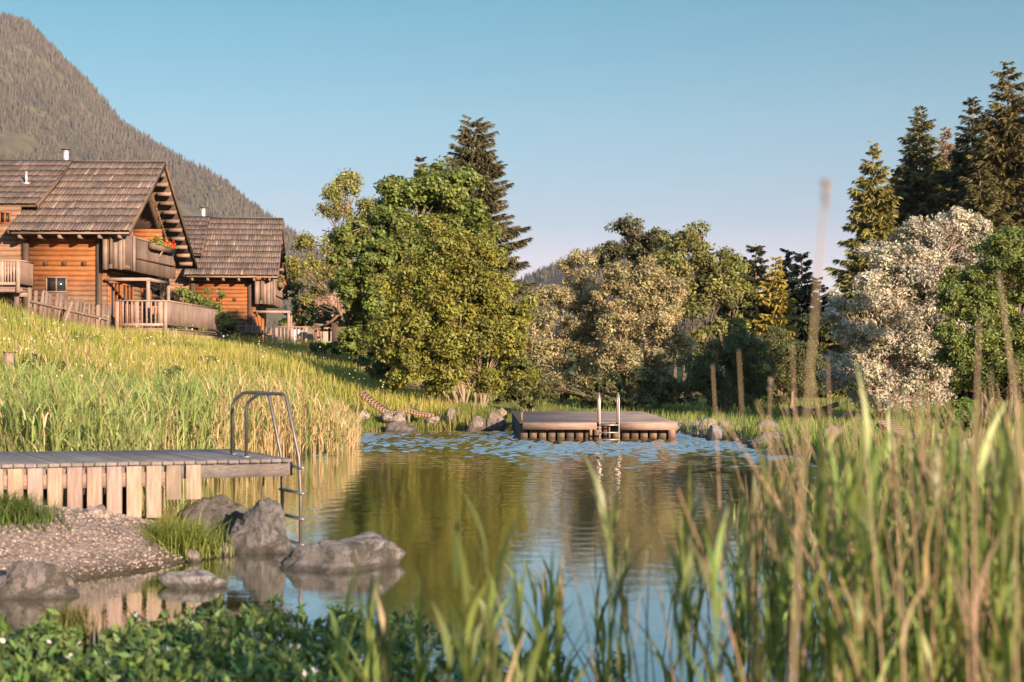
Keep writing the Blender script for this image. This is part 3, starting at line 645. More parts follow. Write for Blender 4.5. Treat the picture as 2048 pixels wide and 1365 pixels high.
    logs(-5.0, -1.3, 1.2, -1.2, 4.75, 'y')
    logs(-left_len, -5.0, 1.2, -1.2, 5.45, 'y', WEATH*1.25)
    logs(1.4, 12.2, -1.3, -1.2, 2.9, 'x', WEATH*1.3)
    logs(1.4, 12.2, -2.7, 2.9, 4.3, 'x', ORANGE*.9)
    logs(-2.6, -.95, 9.4, 2.9, 5.2, 'y', ORANGE*1.1)
    for k in range(8):   # upper gable behind the balcony, following the roof
        z = 4.3+k*hgt*2; v0 = max(1.4, (z+.5-E)/(RG-E)*RV); v1 = BV-(z+.5-BE)/(RG-BE)*(BV-RV)
        if v1 > v0: m.box((-2.86, v0, z), (-2.7, v1, z+hgt*2-.012), vary(ORANGE*.7, .12))
    m.box((-left_len, 12.2, -1.2), (-1.3, 12.4, 3.4), WEATH)
    m.build('log_wall', M['wood_x'], root)
    for px_ in posts:
        m = MB(); m.box((px_-.11, 1.09, -1.2), (px_+.11, 1.197, 4.0), DARKW); m.build('post', M['wood_z'], root)
    for bx in beams: m = MB(); m.box((bx-.085, 1.1, 2.9), (bx+.085, 1.197, 3.07), DARKW*.7); m.build('beam_end', M['plain'], root)
    # gable screen of vertical boards with an arched opening
    m = MB(); v = .5
    while v < 12.0:
        zr = (E+(RG-E)*v/RV if v < RV else RG-(RG-BE)*(v-RV)/(BV-RV))-.42
        za = 6.4-(abs(v-6.4)/4.9)**2*2.9
        zb_ = za if 2.2 < v < 10.9 else (2.9 if v > 10.9 else 2.95)
        if zr-zb_ > .06: m.box((-.95, v, zb_+rng.uniform(-.04, .04)), (-.90, v+.165, zr), vary(WEATH*1.1, .2))
        v += .175
        if abs(v-6.45) < .088: m.build('gable_screen', M['wood_z'], root); m = MB()
    m.build('gable_screen', M['wood_z'], root)
    # balcony
    m = MB(); m.box((-1.28, .70, 2.78), (-.33, 9.4, 2.88), WEATH); bal = m.build('balcony', M['wood_y'], root)
    m = MB(); x = -1.3
    while x < -.4:
        m.box((x, .62, 2.72+rng.uniform(-.02, .02)), (min(x+.2, -.36), .66, 4.1), vary(PALE*.75, .15)); x += .215
    v = .64
    while v < 1.75:
        xx = -.35+(v-.6)*.034; m.box((xx-.04, v, 2.72-.0*v), (xx, v+.165, 4.2+(v-.6)*.2), vary(PALE*.62, .15)); v += .175
    m.build('corner_panel', M['wood_z'], bal)
    m = MB(); v = 1.78
    while v < 8.3:
        xx = -.31+(v-1.8)*.034; m.box((xx-.04, v, 2.70+rng.uniform(-.015, .015)), (xx, v+.15, 4.14), vary(PALE*.62, .18)); v += .163
    m.beam((-.33, 1.72, 4.19), (-.10, 8.4, 4.19), .12, .07, PALE*.85); m.beam((-.26, 1.75, 3.3), (-.03, 8.4, 3.3), .03, .05, DARKW)
    m.beam((-.25, 5.6, 2.75), (-.25, 5.6, 4.1), .07, .1, PALE*.9); m.beam((-.27, 1.85, 2.7), (-.27, 1.85, 4.2), .1, .32, PALE*.75, up=(0, 1, 0))
    m.build('balcony_railing', M['wood_z'], bal)
    m = MB(); m.box((-.2, 4.0, 3.85), (.08, 7.9, 4.1), PALE*.6); m.beam((-.2, 5.6, 3.5), (.04, 5.6, 3.85), .05, .05, PALE); m.build('flower_box', M['wood_y'], bal)
    r = np.random.default_rng(5); k = 700; fy = r.uniform(4.0, 7.9, k); p = np.stack([r.uniform(-.24, .16, k), fy, 4.1+np.abs(r.normal(0, .13, k))], 1)
    t = unit(r.normal(0, 1, (k, 3))); b = unit(np.cross(t, r.normal(0, 1, (k, 3)))); red = (r.random(k) < np.clip((fy-5)/3, .05, .55)) & (p[:, 2] > 4.12)
    cc = np.where(red[:, None], np.array((.75, .05, .02)), np.array((.12, .17, .04))*r.uniform(.6, 1.4, (k, 1)))
    Vd, Qd = diamonds(p, t, b, r.uniform(.08, .15, k), r.uniform(.07, .12, k)); mesh_np('geraniums', Vd, Qd, None, np.repeat(cc, 4, 0), M['leaf'], bal)
    # openings
    def window(x0, x1, z0, z1, v, lean='y', fc=PALE*.8, mull=1):
        m = MB(); f = .055
        def bx(a0, a1, c0, c1, d0, d1, mm, col):
            if lean == 'y': mm.box((a0, v-d1, c0), (a1, v-d0, c1), col)
            else: mm.box((v+d0, a0, c0), (v+d1, a1, c1), col)
        bx(x0, x1, z1-f, z1, .004, .06, m, fc); bx(x0, x1, z0, z0+f, .004, .06, m, fc)
        bx(x0, x0+f, z0+f, z1-f, .004, .06, m, fc); bx(x1-f, x1, z0+f, z1-f, .004, .06, m, fc)
        for q in range(mull):
            xm = x0+(x1-x0)*(q+1)/(mull+1); bx(xm-f/2, xm+f/2, z0+f, z1-f, .004, .055, m, fc)
        o = m.build('window', M['wood_x'], root); m = MB(); bx(x0+f, x1-f, z0+f, z1-f, .006, .012, m, (1, 1, 1)); m.build('pane', M['glass'], o)
        return o
    if windows: window(-3.9, -3.0, 1.75, 2.42, 1.2)
    window(-5.9, -5.42, 4.7, 5.22, 1.2, fc=ORANGE)
    for a0, a1 in ((1.7, 3.3), (3.6, 5.4), (7.0, 8.6)): window(a0, a1, .1, 2.25, -1.3, 'x', ORANGE*1.1, 2)
    window(4.2, 6.4, 3.0, 4.9, -2.7, 'x', ORANGE*.8, 1)
    # garden frame on the terrace
    m = MB(); m.beam((-1.28, 1.0, 2.3), (.62, 1.0, 2.3), .14, .13, PALE*1.05); m.beam((.55, 1.0, 0), (.55, 1.0, 2.23), .14, .14, PALE*1.05)
    m.beam((.55, 1.07, 2.3), (.55, 4.6, 2.3), .13, .13, PALE*.9); m.beam((.55, 4.6, 0), (.55, 4.6, 2.23), .13, .13, PALE*.9)
    m.build('porch_frame', M['wood_x'], root)
    return root
log_house((-16.15, 60, 3.2), 0, 'nearer log house with shingle roof and a balcony of red geraniums')
log_house((-13.0, 79, 2.4), R(6.7), 'farther log house with shingle roof, partly hidden behind the nearer one', windows=False, beams=(-2.45, -1.55)+(-3.35,), left_len=9)

# terraces
def picket_top(mb, x, y, z0, z1, w, th, c, dx=(1, 0), tilt=0):
    """flat board with a rounded head, standing along direction dx"""
    dx = np.array((dx[0], dx[1], 0.)); dy = np.array((-dx[1], dx[0], 0.)); k = 5
    an = np.linspace(0, np.pi, k); prof = [(-w/2, 0), (w/2, 0)]+[(w/2*math.cos(a), (z1-z0)-w*.5+w*.5*math.sin(a)) for a in an]
    base = np.array((x, y, z0)); V = []
    for s in (-th/2, th/2):
        for (a, b) in prof: V.append(base+dx*(a+b*tilt)+dy*s+np.array((0, 0, b)))
    m = len(prof); Q = [(i, (i+1) % m, m+(i+1) % m, m+i) for i in range(m)]; T = []
    for i in range(1, m-1): T += [(0, i+1, i), (m, m+i, m+i+1)]
    mb.add(V, Q, T, c)
def terrace(name, x0, x1, y0, y1, zf, label, side=True, gaps=.19, h=1.14, rot=0.):
    root = empty(name, (x0, y0, zf), label, 'terrace'); X = x1-x0; Y = y1-y0
    m = MB(); y = 0.
    while y < Y: m.box((0, y, -.05), (X, y+.135, -.01), vary(PALE*.8, .12)); y += .145
    m.build('floor', M['wood_x'], root)
    m = MB(); m.beam((0, 0, h), (X, 0, h), .12, .05, PALE*1.1); m.beam((0, 0, .13), (X, 0, .13), .06, .12, PALE)
    x = .12; k = 0
    while x < X-.1: 
        w_ = .22 if (k % 5 == 4) else .07
        m.box((x-w_/2, -.02, .19), (x+w_/2, .02, h-.025), vary(PALE*1.05, .1)); x += gaps+(.05 if w_ > .1 else 0); k += 1
    m.box((-.02, -.045, -.2), (.14, .04, h-.03), PALE); m.box((X-.13, -.045, -.25), (X+.03, .04, h-.03), PALE*1.05)
    m.build('railing', M['wood_z'], root)
    if side:
        m = MB(); m.beam((X, .05, h), (X, Y, h), .12, .05, PALE); y = .08
        while y < Y: m.box((X-.02, y, .12), (X+.02, y+.14, h-.03), vary(PALE, .16)); y += .15
        m.build('railing', M['wood_z'], root, label='closed vertical board railing along the side')
    m = MB(); m.beam((-.1, .1, -.14), (X+.1, .1, -.14), .12, .16, PALE*.7); m.beam((X-.12, .15, -.14), (X-.12, Y, -.14), .12, .16, PALE*.6)
    y = .6
    while y < Y: m.box((X-.5, y, -.40), (X+.14, y+.2, -.225), vary(PALE*.8, .15)); y += 1.25
    m.build('floor_beams', M['wood_x'], root)
    y = .25
    while y < Y: 
        m = MB(); m.box((X-.3, y, -1.1), (X-.12, y+.18, -.41), PALE*.6); m.build('post', M['wood_z'], root); y += 3.6
    return root
terrace('terrace', -16.7, -14.55, 59.9, 71.3, 3.4, 'weathered wooden terrace with long board railing beside the nearer log house')
terrace('terrace', -13.1, -11.35, 78.6, 81.4, 2.82, 'small raised terrace with baluster railing beside the farther log house', gaps=.2, h=1.0)
terrace('terrace', -24.5, -20.55, 59.3, 61.0, 5.1, 'terrace corner with grey slatted railing at the left edge of the picture', gaps=.12, h=1.1)
# towel, chair
m = MB(); r = np.random.default_rng(3); xs = np.linspace(-12.42, -11.75, 12)
V = []
for k, x in enumerate(xs):
    y = 78.9+.03*math.sin(k*1.3); V += [(x, y, 2.95), (x, y, 3.7), (x, y+.03, 2.95), (x, y+.03, 3.7)]
Qd = []
for k in range(11): a = k*4; b = a+4; Qd += [(a, b, b+1, a+1), (a+2, a+3, b+3, b+2), (a+1, b+1, b+3, a+3), (a, a+2, b+2, b)]
m.add(V, Qd, c=(.75, .74, .76)); tag(m.build('towel', M['plain']), 'white towel hanging behind the small terrace railing', 'towel')
def chair(loc, rz, label):
    root = empty('garden_chair', loc, label, 'chair', rz=rz); c = PALE*.9*np.array((1.2, .8, .55))
    m = MB()
    for k in range(5): m.box((-.25, -.22+k*.095, .43), (.25, -.14+k*.095, .455), vary(c, .1))
    m.build('seat', M['wood_x'], root); m = MB()
    for k in range(4): m.box((-.24+k*.13, .26, .5), (-.15+k*.13, .285, .95), vary(c, .1))
    m.box((-.26, .25, .93), (.26, .29, 1.0), c); m.build('backrest', M['wood_z'], root)
    for sx in (-.23, .23):
        for sy in (-.2, .25): m = MB(); m.box((sx-.025, sy-.025, 0), (sx+.025, sy+.025, .43), c); m.build('leg', M['wood_z'], root)
chair((-15.9, 62.6, 3.4), R(200), 'orange brown wooden chair behind the terrace railing, closer to the house')
chair((-15.2, 62.9, 3.4), R(150), 'orange brown wooden chair behind the terrace railing, closer to the corner post')

# fences
def log_fence(name, a, b, n, label, w=.17, h=.75, rail=True):
    a = np.array(a, float); b = np.array(b, float); root = empty(name, (*a, h1(*a)), label, 'fence'); o = np.array((*a, h1(*a)))
    d = (b-a)/np.linalg.norm(b-a); z0 = []
    m = MB()
    for i in range(n):
        p = a+(b-a)*i/(n-1); z = h1(*p); z0.append((p[0], p[1], z)); 
        picket_top(m, p[0]-o[0], p[1]-o[1], z-o[2]-.1, z-o[2]+h*rng.uniform(.93, 1.05), w*rng.uniform(.85, 1.1), .05, vary(PALE*.62, .18), d, rng.uniform(-.1, .14))
    m.build('pickets', M['wood_z'], root); m = MB()
    e0 = np.array(z0[0])-o; e1 = np.array(z0[-1])-o; nrm = np.array((d[1], -d[0], 0))*.09
    mid = np.array(z0[n//2])-o
    for hh in (.55,):
        m.tube([e0+nrm+(0, 0, h*hh), mid+nrm+(0, 0, h*hh), e1+nrm+(0, 0, h*hh)], .055, 7, PALE*.6)
    m.build('rail', M['wood_x'], root)
    for t in np.linspace(0, 1, max(2, n//7)):
        m = MB(); p = a+(b-a)*t; q = np.array((*p, h1(*p)))-o-nrm*.9; m.tube([q-(0, 0, .2), q+(0, 0, h*1.0)], .06, 7, PALE*.55); m.build('post', M['wood_z'], root)
    return root
log_fence('picket_fence', (-19.4, 57.2), (-16.75, 58.8), 17, 'crooked old picket fence of rounded boards in front of the nearer house', h=1.25)
log_fence('picket_fence', (-14.9, 79.4), (-13.15, 78.8), 10, 'low picket fence of rounded boards left of the small terrace', h=.95, w=.15)
m = MB(); m.beam((-18.0, 56.9, h1(-18, 56.9)-.1), (-17.62, 56.9, h1(-18, 56.9)+.95), .14, .04, PALE*.9, up=(0, 1, 0)); tag(m.build('leaning_board', M['wood_z']), 'single grey board leaning against the crooked picket fence', 'board')
# distant tiled house, shed, trough-like rail
def far_house():
    root = empty('tiled_house', (-18.8, 130, 3.4), 'distant house with a red brown tiled roof between the tree trunks', 'house')
    m = MB(); tc = np.array((.24, .13, .095)); slope_boards(m, .3, 5.2, (0, 1.3), (3.2, 4.5), 14, .3, .4, col=tc, lift=.05, th=.03); slab(m, .3, 5.2, (0, 1.28), (3.2, 4.48), .1, DARKW); slab(m, .3, 5.2, (6.4, 1.3), (3.2, 4.48), .1, tc)
    m.build('roof', M['shingle'], root)
    m = MB(); m.add([(0, .3, 4.6), (1.4, -1.2, .6), (.9, -1.2, .6), (-.2, .3, 4.5), (0, 3, 4.6), (1.4, 3, .6), (.9, 3, .6), (-.2, 3, 4.5)], BOXQ, c=tc*1.2)
    m.add([(-.2, .3, 4.55), (-1.6, -1.2, 1.2), (-1.4, -1.2, 1.1), (0, .3, 4.4), (-.2, 3, 4.55), (-1.6, 3, 1.2), (-1.4, 3, 1.1), (0, 3, 4.4)], BOXQ, c=tc)
    m.build('gable_roof', M['shingle'], root)
    m = MB(); m.box((.5, .5, -1.5), (5, 5.8, 1.5), (.35, .3, .26)); m.box((-1.1, .3, -1.5), (.6, 3, 1.2), (.40, .34, .3)); m.build('wall', M['plain'], root)
    m = MB(); m.box((-.7, .25, .2), (-.2, .297, 1.0), (1, 1, 1)); m.build('window', M['glass'], root)
    m = MB(); m.box((2.2, 2.9, 4.2), (2.7, 3.5, 5.3), (.3, .24, .2)); m.build('chimney', M['plain'], root)
far_house()
def shed():
    b = np.array((-9.2, 76, h1(-9.2, 76))); root = empty('wooden_shed', b, 'tiny dark wooden shed with a pointed roof by the forked tree trunk', 'shed')
    m = MB(); m.box((-.45, 0, -.3), (.35, 1.6, 1.35), DARKW*1.4); m.build('wall', M['wood_z'], root)
    m = MB(); m.beam((-.75, .7, 1.2), (0, .7, 1.75), 2, .06, DARKW*2.2); m.beam((0, .7, 1.75), (.85, .7, 1.2), 2, .06, DARKW*2.2); m.build('roof', M['wood_y'], root)
    a = P(628, 650, 77); c = P(688, 655, 77); root = empty('rail_fence', a-(0, 0, .6), 'low rail of a long horizontal beam left of the tiny shed', 'fence')
    m = MB(); m.beam((0, 0, .6), c-a+(0, 0, .6), .2, .16, PALE*.9); m.build('rail', M['wood_x'], root)
    for t in (.05, .5, .95): m = MB(); q = (c-a)*t; m.box((q[0]-.06, .1, -.3), (q[0]+.06, .22, .5+q[2]), PALE*.6); m.build('post', M['wood_z'], root)
shed()
# nest box on a pole
b = P(18, 800, 31); b[2] = h1(b[0], b[1]); top = P(18, 705, 31)[2]-b[2]
root = empty('nest_box', b, 'small wooden nest box on a thin pole standing in the hillside grass', 'nest box')
m = MB(); m.tube([(0, 0, -.3), (0, 0, top-.38)], .02, 8, PALE*.6); m.build('pole', M['wood_z'], root)
m = MB(); m.box((-.10, -.07, top-.38), (.10, .09, top), PALE*.9); m.box((-.105, -.1, top-.01), (.125, .12, top+.02), PALE*.6); m.build('box', M['wood_z'], root)
# ------------------------------------------------------------------ jetty, platform, ladders
DECKC = np.array((.15, .13, .13))
def bp(a, b, t): return np.asarray(a, float)*(1-t)+np.asarray(b, float)*t
def jetty():
    F0 = np.array((-9.5, 14.6, 0)); F1 = np.array((-2.56, 16.62, 0)); B0 = np.array((-10.6, 17.0, 0)); B1 = np.array((-3.62, 18.42, 0)); z = 1.0
    F0 = np.array((-9.2, 14.70, 0.)); 
    root = empty('wooden_jetty', (-6, 17, 0), 'low wooden jetty with a board skirt reaching out from the gravel bank at left', 'jetty'); o = np.array((-6, 17, 0.))
    # deck boards
    m = MB(); n = 56
    for i in range(n):
        a0, a1 = (i+.02)/n, (i+.95)/n; c = vary(DECKC, .18); zt = z+rng.uniform(-.003, .003)
        f0, f1, b0, b1 = bp(F0, F1, a0)-o, bp(F0, F1, a1)-o, bp(B0, B1, a0)-o, bp(B0, B1, a1)-o
        m.hexa([(*f0[:2], zt-.04), (*f1[:2], zt-.04), (*b1[:2], zt-.04), (*b0[:2], zt-.04), (*f0[:2], zt), (*f1[:2], zt), (*b1[:2], zt), (*b0[:2], zt)], c)
    m.build('deck', M['wood_y'], root, bevel=.006)
    up = np.array((0, 0, 1.)); inn = np.array((0, .12, 0))
    m = MB()
    for (p, q, s) in ((F0, F1, .10), (B0, B1, -.10)):
        m.beam(p-o+np.array((0, s, z-.125)), q-o+np.array((-.08, s, z-.125)), .09, .165, DECKC*.9, up=up)
    m.beam(F1-o+np.array((-.07, .16, z-.125)), B1-o+np.array((.0, -.16, z-.125)), .09, .165, DECKC*.85, up=up)
    m.beam(bp(F0, F1, .0)-o+np.array((0, .06, z-.20)), bp(F0, F1, .80)-o+np.array((0, .06, z-.20)), .05, .16, PALE*.8, up=up)
    m.build('beam', M['wood_x'], root)
    # posts in the water
    for (a, s) in ((.80, .3), (.80, .8), (.45, .3), (.45, .8), (.1, .3), (.1, .8)):
        p = bp(bp(F0, F1, a), bp(B0, B1, a), s)-o; m = MB(); m.box((p[0]-.08, p[1]-.08, -1), (p[0]+.08, p[1]+.08, z-.21), DECKC*.7); m.build('post', M['wood_z'], root)
    # skirt boards
    # skirt: photo columns to positions along the front edge
    gap = .139; w_ = .165
    m = MB(); fd = (F1-F0); fl = np.linalg.norm(fd); fdn = fd/fl
    def at_px(px):
        k = (px-1024)/FPX; t = (k*F0[1]-F0[0])/((F1[0]-F0[0])-k*(F1[1]-F0[1])); return t
    px = -420.; k = 0
    while px < 402:
        if 380 < px < 392: px = 392
        t0, t1 = at_px(px), at_px(px+29.5); Yc = bp(F0, F1, t0)[1]
        ybot = 1000+rng.uniform(-2, 2) if px > 303 else 1040+rng.uniform(-4, 4)
        if px < 0: ybot = 1030
        zb = CAM_H-(ybot-HOR)/FPX*Yc
        a = bp(F0, F1, t0)-o+np.array((0, -.0, 0)); b = bp(F0, F1, t1)-o; zt = z-.045+rng.uniform(-.004, 0)
        c = vary(np.array((.225, .165, .135)), .22); nn = np.array((fdn[1], -fdn[0], 0))*.0
        th = np.array((0, .04, 0))
        m.hexa([(a[0], a[1], zb), (b[0], b[1], zb), (b[0], b[1]+.035, zb), (a[0], a[1]+.035, zb), (a[0], a[1], zt), (b[0], b[1], zt), (b[0], b[1]+.035, zt), (a[0], a[1]+.035, zt)], c)
        px += 39.6; k += 1
    m.build('skirt', M['wood_z'], root, bevel=.004)
    m = MB()
    for i in range(42):     # far side skirt, added with darker boards to darken the space under the deck
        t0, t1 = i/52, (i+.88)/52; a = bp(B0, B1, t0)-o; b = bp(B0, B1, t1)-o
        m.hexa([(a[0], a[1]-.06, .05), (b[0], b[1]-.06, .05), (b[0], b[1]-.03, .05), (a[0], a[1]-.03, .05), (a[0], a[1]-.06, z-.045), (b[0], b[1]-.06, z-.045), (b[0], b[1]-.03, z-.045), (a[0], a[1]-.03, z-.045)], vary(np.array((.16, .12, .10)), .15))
    m.build('skirt', M['wood_z'], root, label='added back skirt of boards darkened to keep the underside dark')
    # ladder of steel tube
    def rail(foot, end, nm='handrail'):
        foot = np.array(foot)-o; end = np.array(end)-o; d = (end-foot)
        m = MB(); f = foot.copy(); hgt = .76
        pts = [f+(0, 0, z), f+(0, 0, z+.60), f+d*.05+np.array((0, 0, z+.66)), f+d*.22+np.array((0, 0, z+.75)), f+d*.30+np.array((0, 0, z+hgt)), f+d*.68+np.array((0, 0, z+hgt)), f+d*.76+np.array((0, 0, z+.73)), end+(0, 0, z+.02), end+(.02, 0, .55), end+(.02, 0, -.5)]
        m.tube(pts, .021, 10, (.12, .11, .11)); m.tube([f+(0, 0, z+.001), f+(0, 0, z+.012)], .06, 12, (.3, .29, .3))
        m.build(nm, M['metal'], lad, smooth=True); return end
    lad = root_l = empty('bathing_ladder', tuple(o), 'steel bathing ladder with angular handrails at the end of the wooden jetty', 'ladder')
    eA = rail((-3.16, 16.92, 0), (-2.49, 16.62, 0)); eB = rail((-3.42, 17.38, 0), (-2.78, 17.1, 0))
    dd = (eB-eA)/np.linalg.norm(eB-eA)
    for zz in (.90, .60, .30, 0.0):
        m = MB(); m.beam(eA-dd*.06+(.03, 0, zz), eB+dd*.06+(.03, 0, zz), .07, .025, (.22, .21, .22)); m.build('rung', M['metal'], lad)
    m = MB(); p = np.array((-3.05, 17.35, 0))-o; m.tube([p+(0, 0, .9), p+(.02, 0, .7), p+(0, 0, .45), p+(-.02, 0, .1), p+(0, 0, -.3)], .012, 6, (.12, .1, .09)); m.build('hanging_pipe', M['metal'], root)
jetty()
def platform():
    o = np.array((2.2, 37.4, 0.)); z = .48
    root = empty('bathing_platform', o, 'square wooden bathing platform with a board skirt at the far end of the pond', 'platform')
    F0, F1, B0, B1 = [np.array(q)-np.array((o[0], o[1])) for q in ((.20, 37.1), (4.33, 37.1), (-.03, 44.5), (4.08, 44.5))]
    m = MB(); n = 40
    for i in range(n):
        t0, t1 = i/n, (i+.95)/n; a, b, c_, d = bp(F0, B0, t0), bp(F1, B1, t0), bp(F1, B1, t1), bp(F0, B0, t1); c = vary(np.array((.19, .15, .14)), .14)
        m.hexa([(*a, z-.04), (*b, z-.04), (*c_, z-.04), (*d, z-.04), (*a, z), (*b, z), (*c_, z), (*d, z)], c)
    m.build('deck', M['wood_x'], root)
    m = MB(); m.box((F0[0]+.08, F0[1]-.045, z-.19), (.01, F0[1]-.002, z-.012), PALE*.95); m.box((.62, F0[1]-.045, z-.20), (F1[0]-.02, F0[1]-.002, z-.012), PALE*.9); m.build('fascia', M['wood_x'], root)
    m = MB(); x = F0[0]+.02; k = 0
    while x < F1[0]-.2:
        cc = vary(np.array((.19, .13, .10)), .28); m.box((x, .02, .07), (x+.19, .06, z-.045), cc); m.box((x, .021, -.35), (x+.19, .059, .07), cc*.32); x += .243
    m.box((F0[0]+.02, .07, z-.22), (F1[0]-.1, .11, z-.05), DARKW*2)
    y = .08
    while y < 6.8:
        m.box((F0[0]+.0-.03*y, y, -.35), (F0[0]+.04-.03*y, y+.2, z-.045), vary(np.array((.13, .11, .10)), .14)); y += .21
    y = .08
    while y < 6.8:
        m.box((F1[0]-.14-.03*y, y, -.35), (F1[0]-.10-.03*y, y+.2, z-.045), vary(np.array((.15, .12, .10)), .14)); y += .21
    m.build('skirt', M['wood_z'], root)
    m = MB(); m.box((F0[0]+.03, .4, z), (F0[0]+.09, .46, z+.25), WEATH*1.3); m.build('short_post', M['wood_z'], root)
    lad = empty('bathing_ladder', o, 'straight steel bathing ladder on the front of the far platform', 'ladder')
    for x in (2.285-o[0], 2.785-o[0]):
        m = MB(); yf = F0[1]-.08
        m.tube([(x, yf, -.6), (x, yf, 1.05), (x-.01, yf+.05, 1.2), (x-.02, yf+.12, 1.24), (x-.02, yf+.3, 1.2), (x-.02, yf+.36, 1.05), (x-.02, yf+.36, z)], .021, 8, (.40, .34, .31)); m.build('handrail', M['metal'], lad, smooth=True)
    for zz in (.41, .215, .03):
        m = MB(); m.beam((2.285-o[0], F0[1]-.08, zz), (2.785-o[0], F0[1]-.08, zz), .06, .028, (.38, .31, .28)); m.build('rung', M['metal'], lad)
platform()

# ------------------------------------------------------------------ loungers
def lounger(loc, rz, label, L=1.9, c=PALE*.9, rest=.62, tilt=0, zs=1.):
    root = empty('wooden_lounger', loc, label, 'lounger', 'wooden loungers around the pond', rz)
    s = np.linspace(0, 1, 26); xs = s*L
    zs_ = .18+rest*np.clip(1-s/.42, 0, 1)**1.25+.09*np.exp(-((s-.68)/.1)**2)-.05*np.clip((s-.75)/.25, 0, 1)+.07*0
    zs_ = zs_*zs
    m = MB()
    for i in range(len(s)-1):
        a = np.array((xs[i], 0, zs_[i])); b = np.array((xs[i+1], 0, zs_[i+1])); d = (b-a)/np.linalg.norm(b-a); mid = (a+b)/2; nrm = np.array((-d[2], 0, d[0]))
        m.beam(mid+np.array((0, -.36, 0)), mid+np.array((0, .36, 0)), .05, .022, vary(c*.85, .2), up=nrm)
    m.build('slats', M['wood_y'], root)
    for sy in (-.3, .3):
        m = MB()
        for i in range(len(s)-1):
            a = np.array((xs[i], sy, zs_[i]-.062)); b = np.array((xs[i+1], sy, zs_[i+1]-.062)); m.beam(a, b+(b-a)*.08, .04, .10, np.array((.26, .155, .09)), up=(0, 0, 1))
        m.build('side_rail', M['wood_x'], root)
    for lx in (.62, 1.5):
        for sy in (-.26, .26): m = MB(); m.box((lx-.035, sy-.03, -.12), (lx+.035, sy+.03, .12*zs), c*.8); m.build('leg', M['wood_z'], root)
    return root
def on(x, y, dz=0): return (x, y, h1(x, y)+dz)
p = P(724, 812, 43); lounger((p[0], 43, .35), R(-8), 'wooden slatted lounger with raised back lying on boulders in the far left bank grass', L=2.15, rest=.6)
lounger((7.75, 29.6, h1(7.8, 29.6)+.12), R(-42), 'wooden slatted lounger with raised back in the grass near the bright herb bush', L=1.75, rest=.34)
lounger((9.1, 42.5, h1(9.1, 42.5)+.05), R(4), 'flat low wooden lounger in the right meadow, nearer the pond', rest=.04, L=1.7, c=PALE*.7)
lounger((10.0, 43.6, h1(10.2, 43.6)+.08), R(172), 'low wooden lounger with its back slightly raised behind the flat one', rest=.22, L=1.7, c=PALE*.6)

# ------------------------------------------------------------------ rocks
def rock(px0, px1, ptop, pbase, label, Y=None, z=None, seed=0, col=(.24, .21, .20), depth=.75, sink=.3, name='boulder', pw=2.6, skew=0., sub=4, flat=0., group=None, rough=.12, rz=0):
    pc = (px0+px1)/2
    if Y is None: Y = CAM_H*FPX/(pbase-HOR)
    k = Y/FPX; rx = (px1-px0)/2*k; H = (pbase-ptop)*k; x = (pc-1024)*k; zb = CAM_H-(pbase-HOR)*k if z is None else z
    import bmesh
    bm = bmesh.new(); bmesh.ops.create_icosphere(bm, subdivisions=sub, radius=1)
    r = np.random.default_rng(seed+100); cuts = [(unit(r.normal(0, 1, 3)+np.array((0, 0, .3))), r.uniform(.70, .95)) for _ in range(11)]
    for v in bm.verts:
        c = v.co.copy()
        q = np.array(c); q = np.sign(q)*np.abs(q)**(2/pw); q = q/max(1e-6, (np.abs(q)**pw).sum()**(1/pw))
        for nn, dd in cuts:
            s = q@nn-dd
            if s > 0: q = q-nn*s*.92
        f = noise.fractal(Vector((c.x*1.1+seed*3, c.y*1.1, c.z*1.1+seed)), 1., 2., 5)*rough*1.6+noise.fractal(Vector((c.x*5+seed, c.y*5, c.z*5)), 1., 2., 4)*rough*.45-abs(noise.noise(Vector((c.x*2.3+seed*7, c.y*2.3, c.z*3.1))))*rough*.5
        q = q*(1+f); zz = q[2]
        xx = q[0]+skew*max(zz, 0)
        if flat and zz > 0: zz = zz*(1-flat*(q[0]+1)/2)
        v.co = Vector((xx, q[1], zz))
    xa = [v.co.x for v in bm.verts if v.co.z > -.2]; x0, x1 = min(xa), max(xa); zm = max(v.co.z for v in bm.verts)
    for v in bm.verts:
        zz = v.co.z/zm; v.co = Vector(((2*(v.co.x-x0)/(x1-x0)-1)*rx, v.co.y*rx*depth, zz*H if zz > 0 else zz*max(H*sink, .12)))
    me = bpy.data.meshes.new(name); bm.to_mesh(me); bm.free()
    for pl in me.polygons: pl.use_smooth = True
    a = me.attributes.new('tint', 'FLOAT_COLOR', 'POINT'); cc = np.ones((len(me.vertices), 4), dtype=np.float32); zz = np.array([v.co.z for v in me.vertices])+zb; cc[:, :3] = np.asarray(col)*(.38+.62*sstep((zz-.035)/.03))[:, None]; a.data.foreach_set('color', cc.ravel())
    me.materials.append(M['rock']); ob = bpy.data.objects.new(name, me); COL.objects.link(ob)
    ob.location = (x, Y+rx*depth*.55, zb); ob.rotation_euler = (0, 0, rz)
    return tag(ob, label, 'rock' if name != 'boulder' else 'boulder', group)
WR = (.27, .225, .20)
rock(326, 528, 996, 1088, 'big dark boulder under the jetty end, behind a lighter one', Y=16.9, z=0, seed=71, depth=.6, col=(.15, .14, .14), sub=5, rough=.16)
rock(460, 594, 998, 1103, 'blocky grey boulder with dark lichen blotches in front of the jetty ladder', Y=15.95, seed=62, depth=.7, pw=2.8, skew=-.25, rz=-.3, col=(.17, .158, .16), sub=5, rough=.17)
rock(548, 812, 1072, 1140, 'long flat boulder rising to the right in the water', Y=14.7, seed=3, depth=.62, pw=2.1, skew=.1, rz=.35, sub=5, col=(.19, .175, .175), rough=.13)
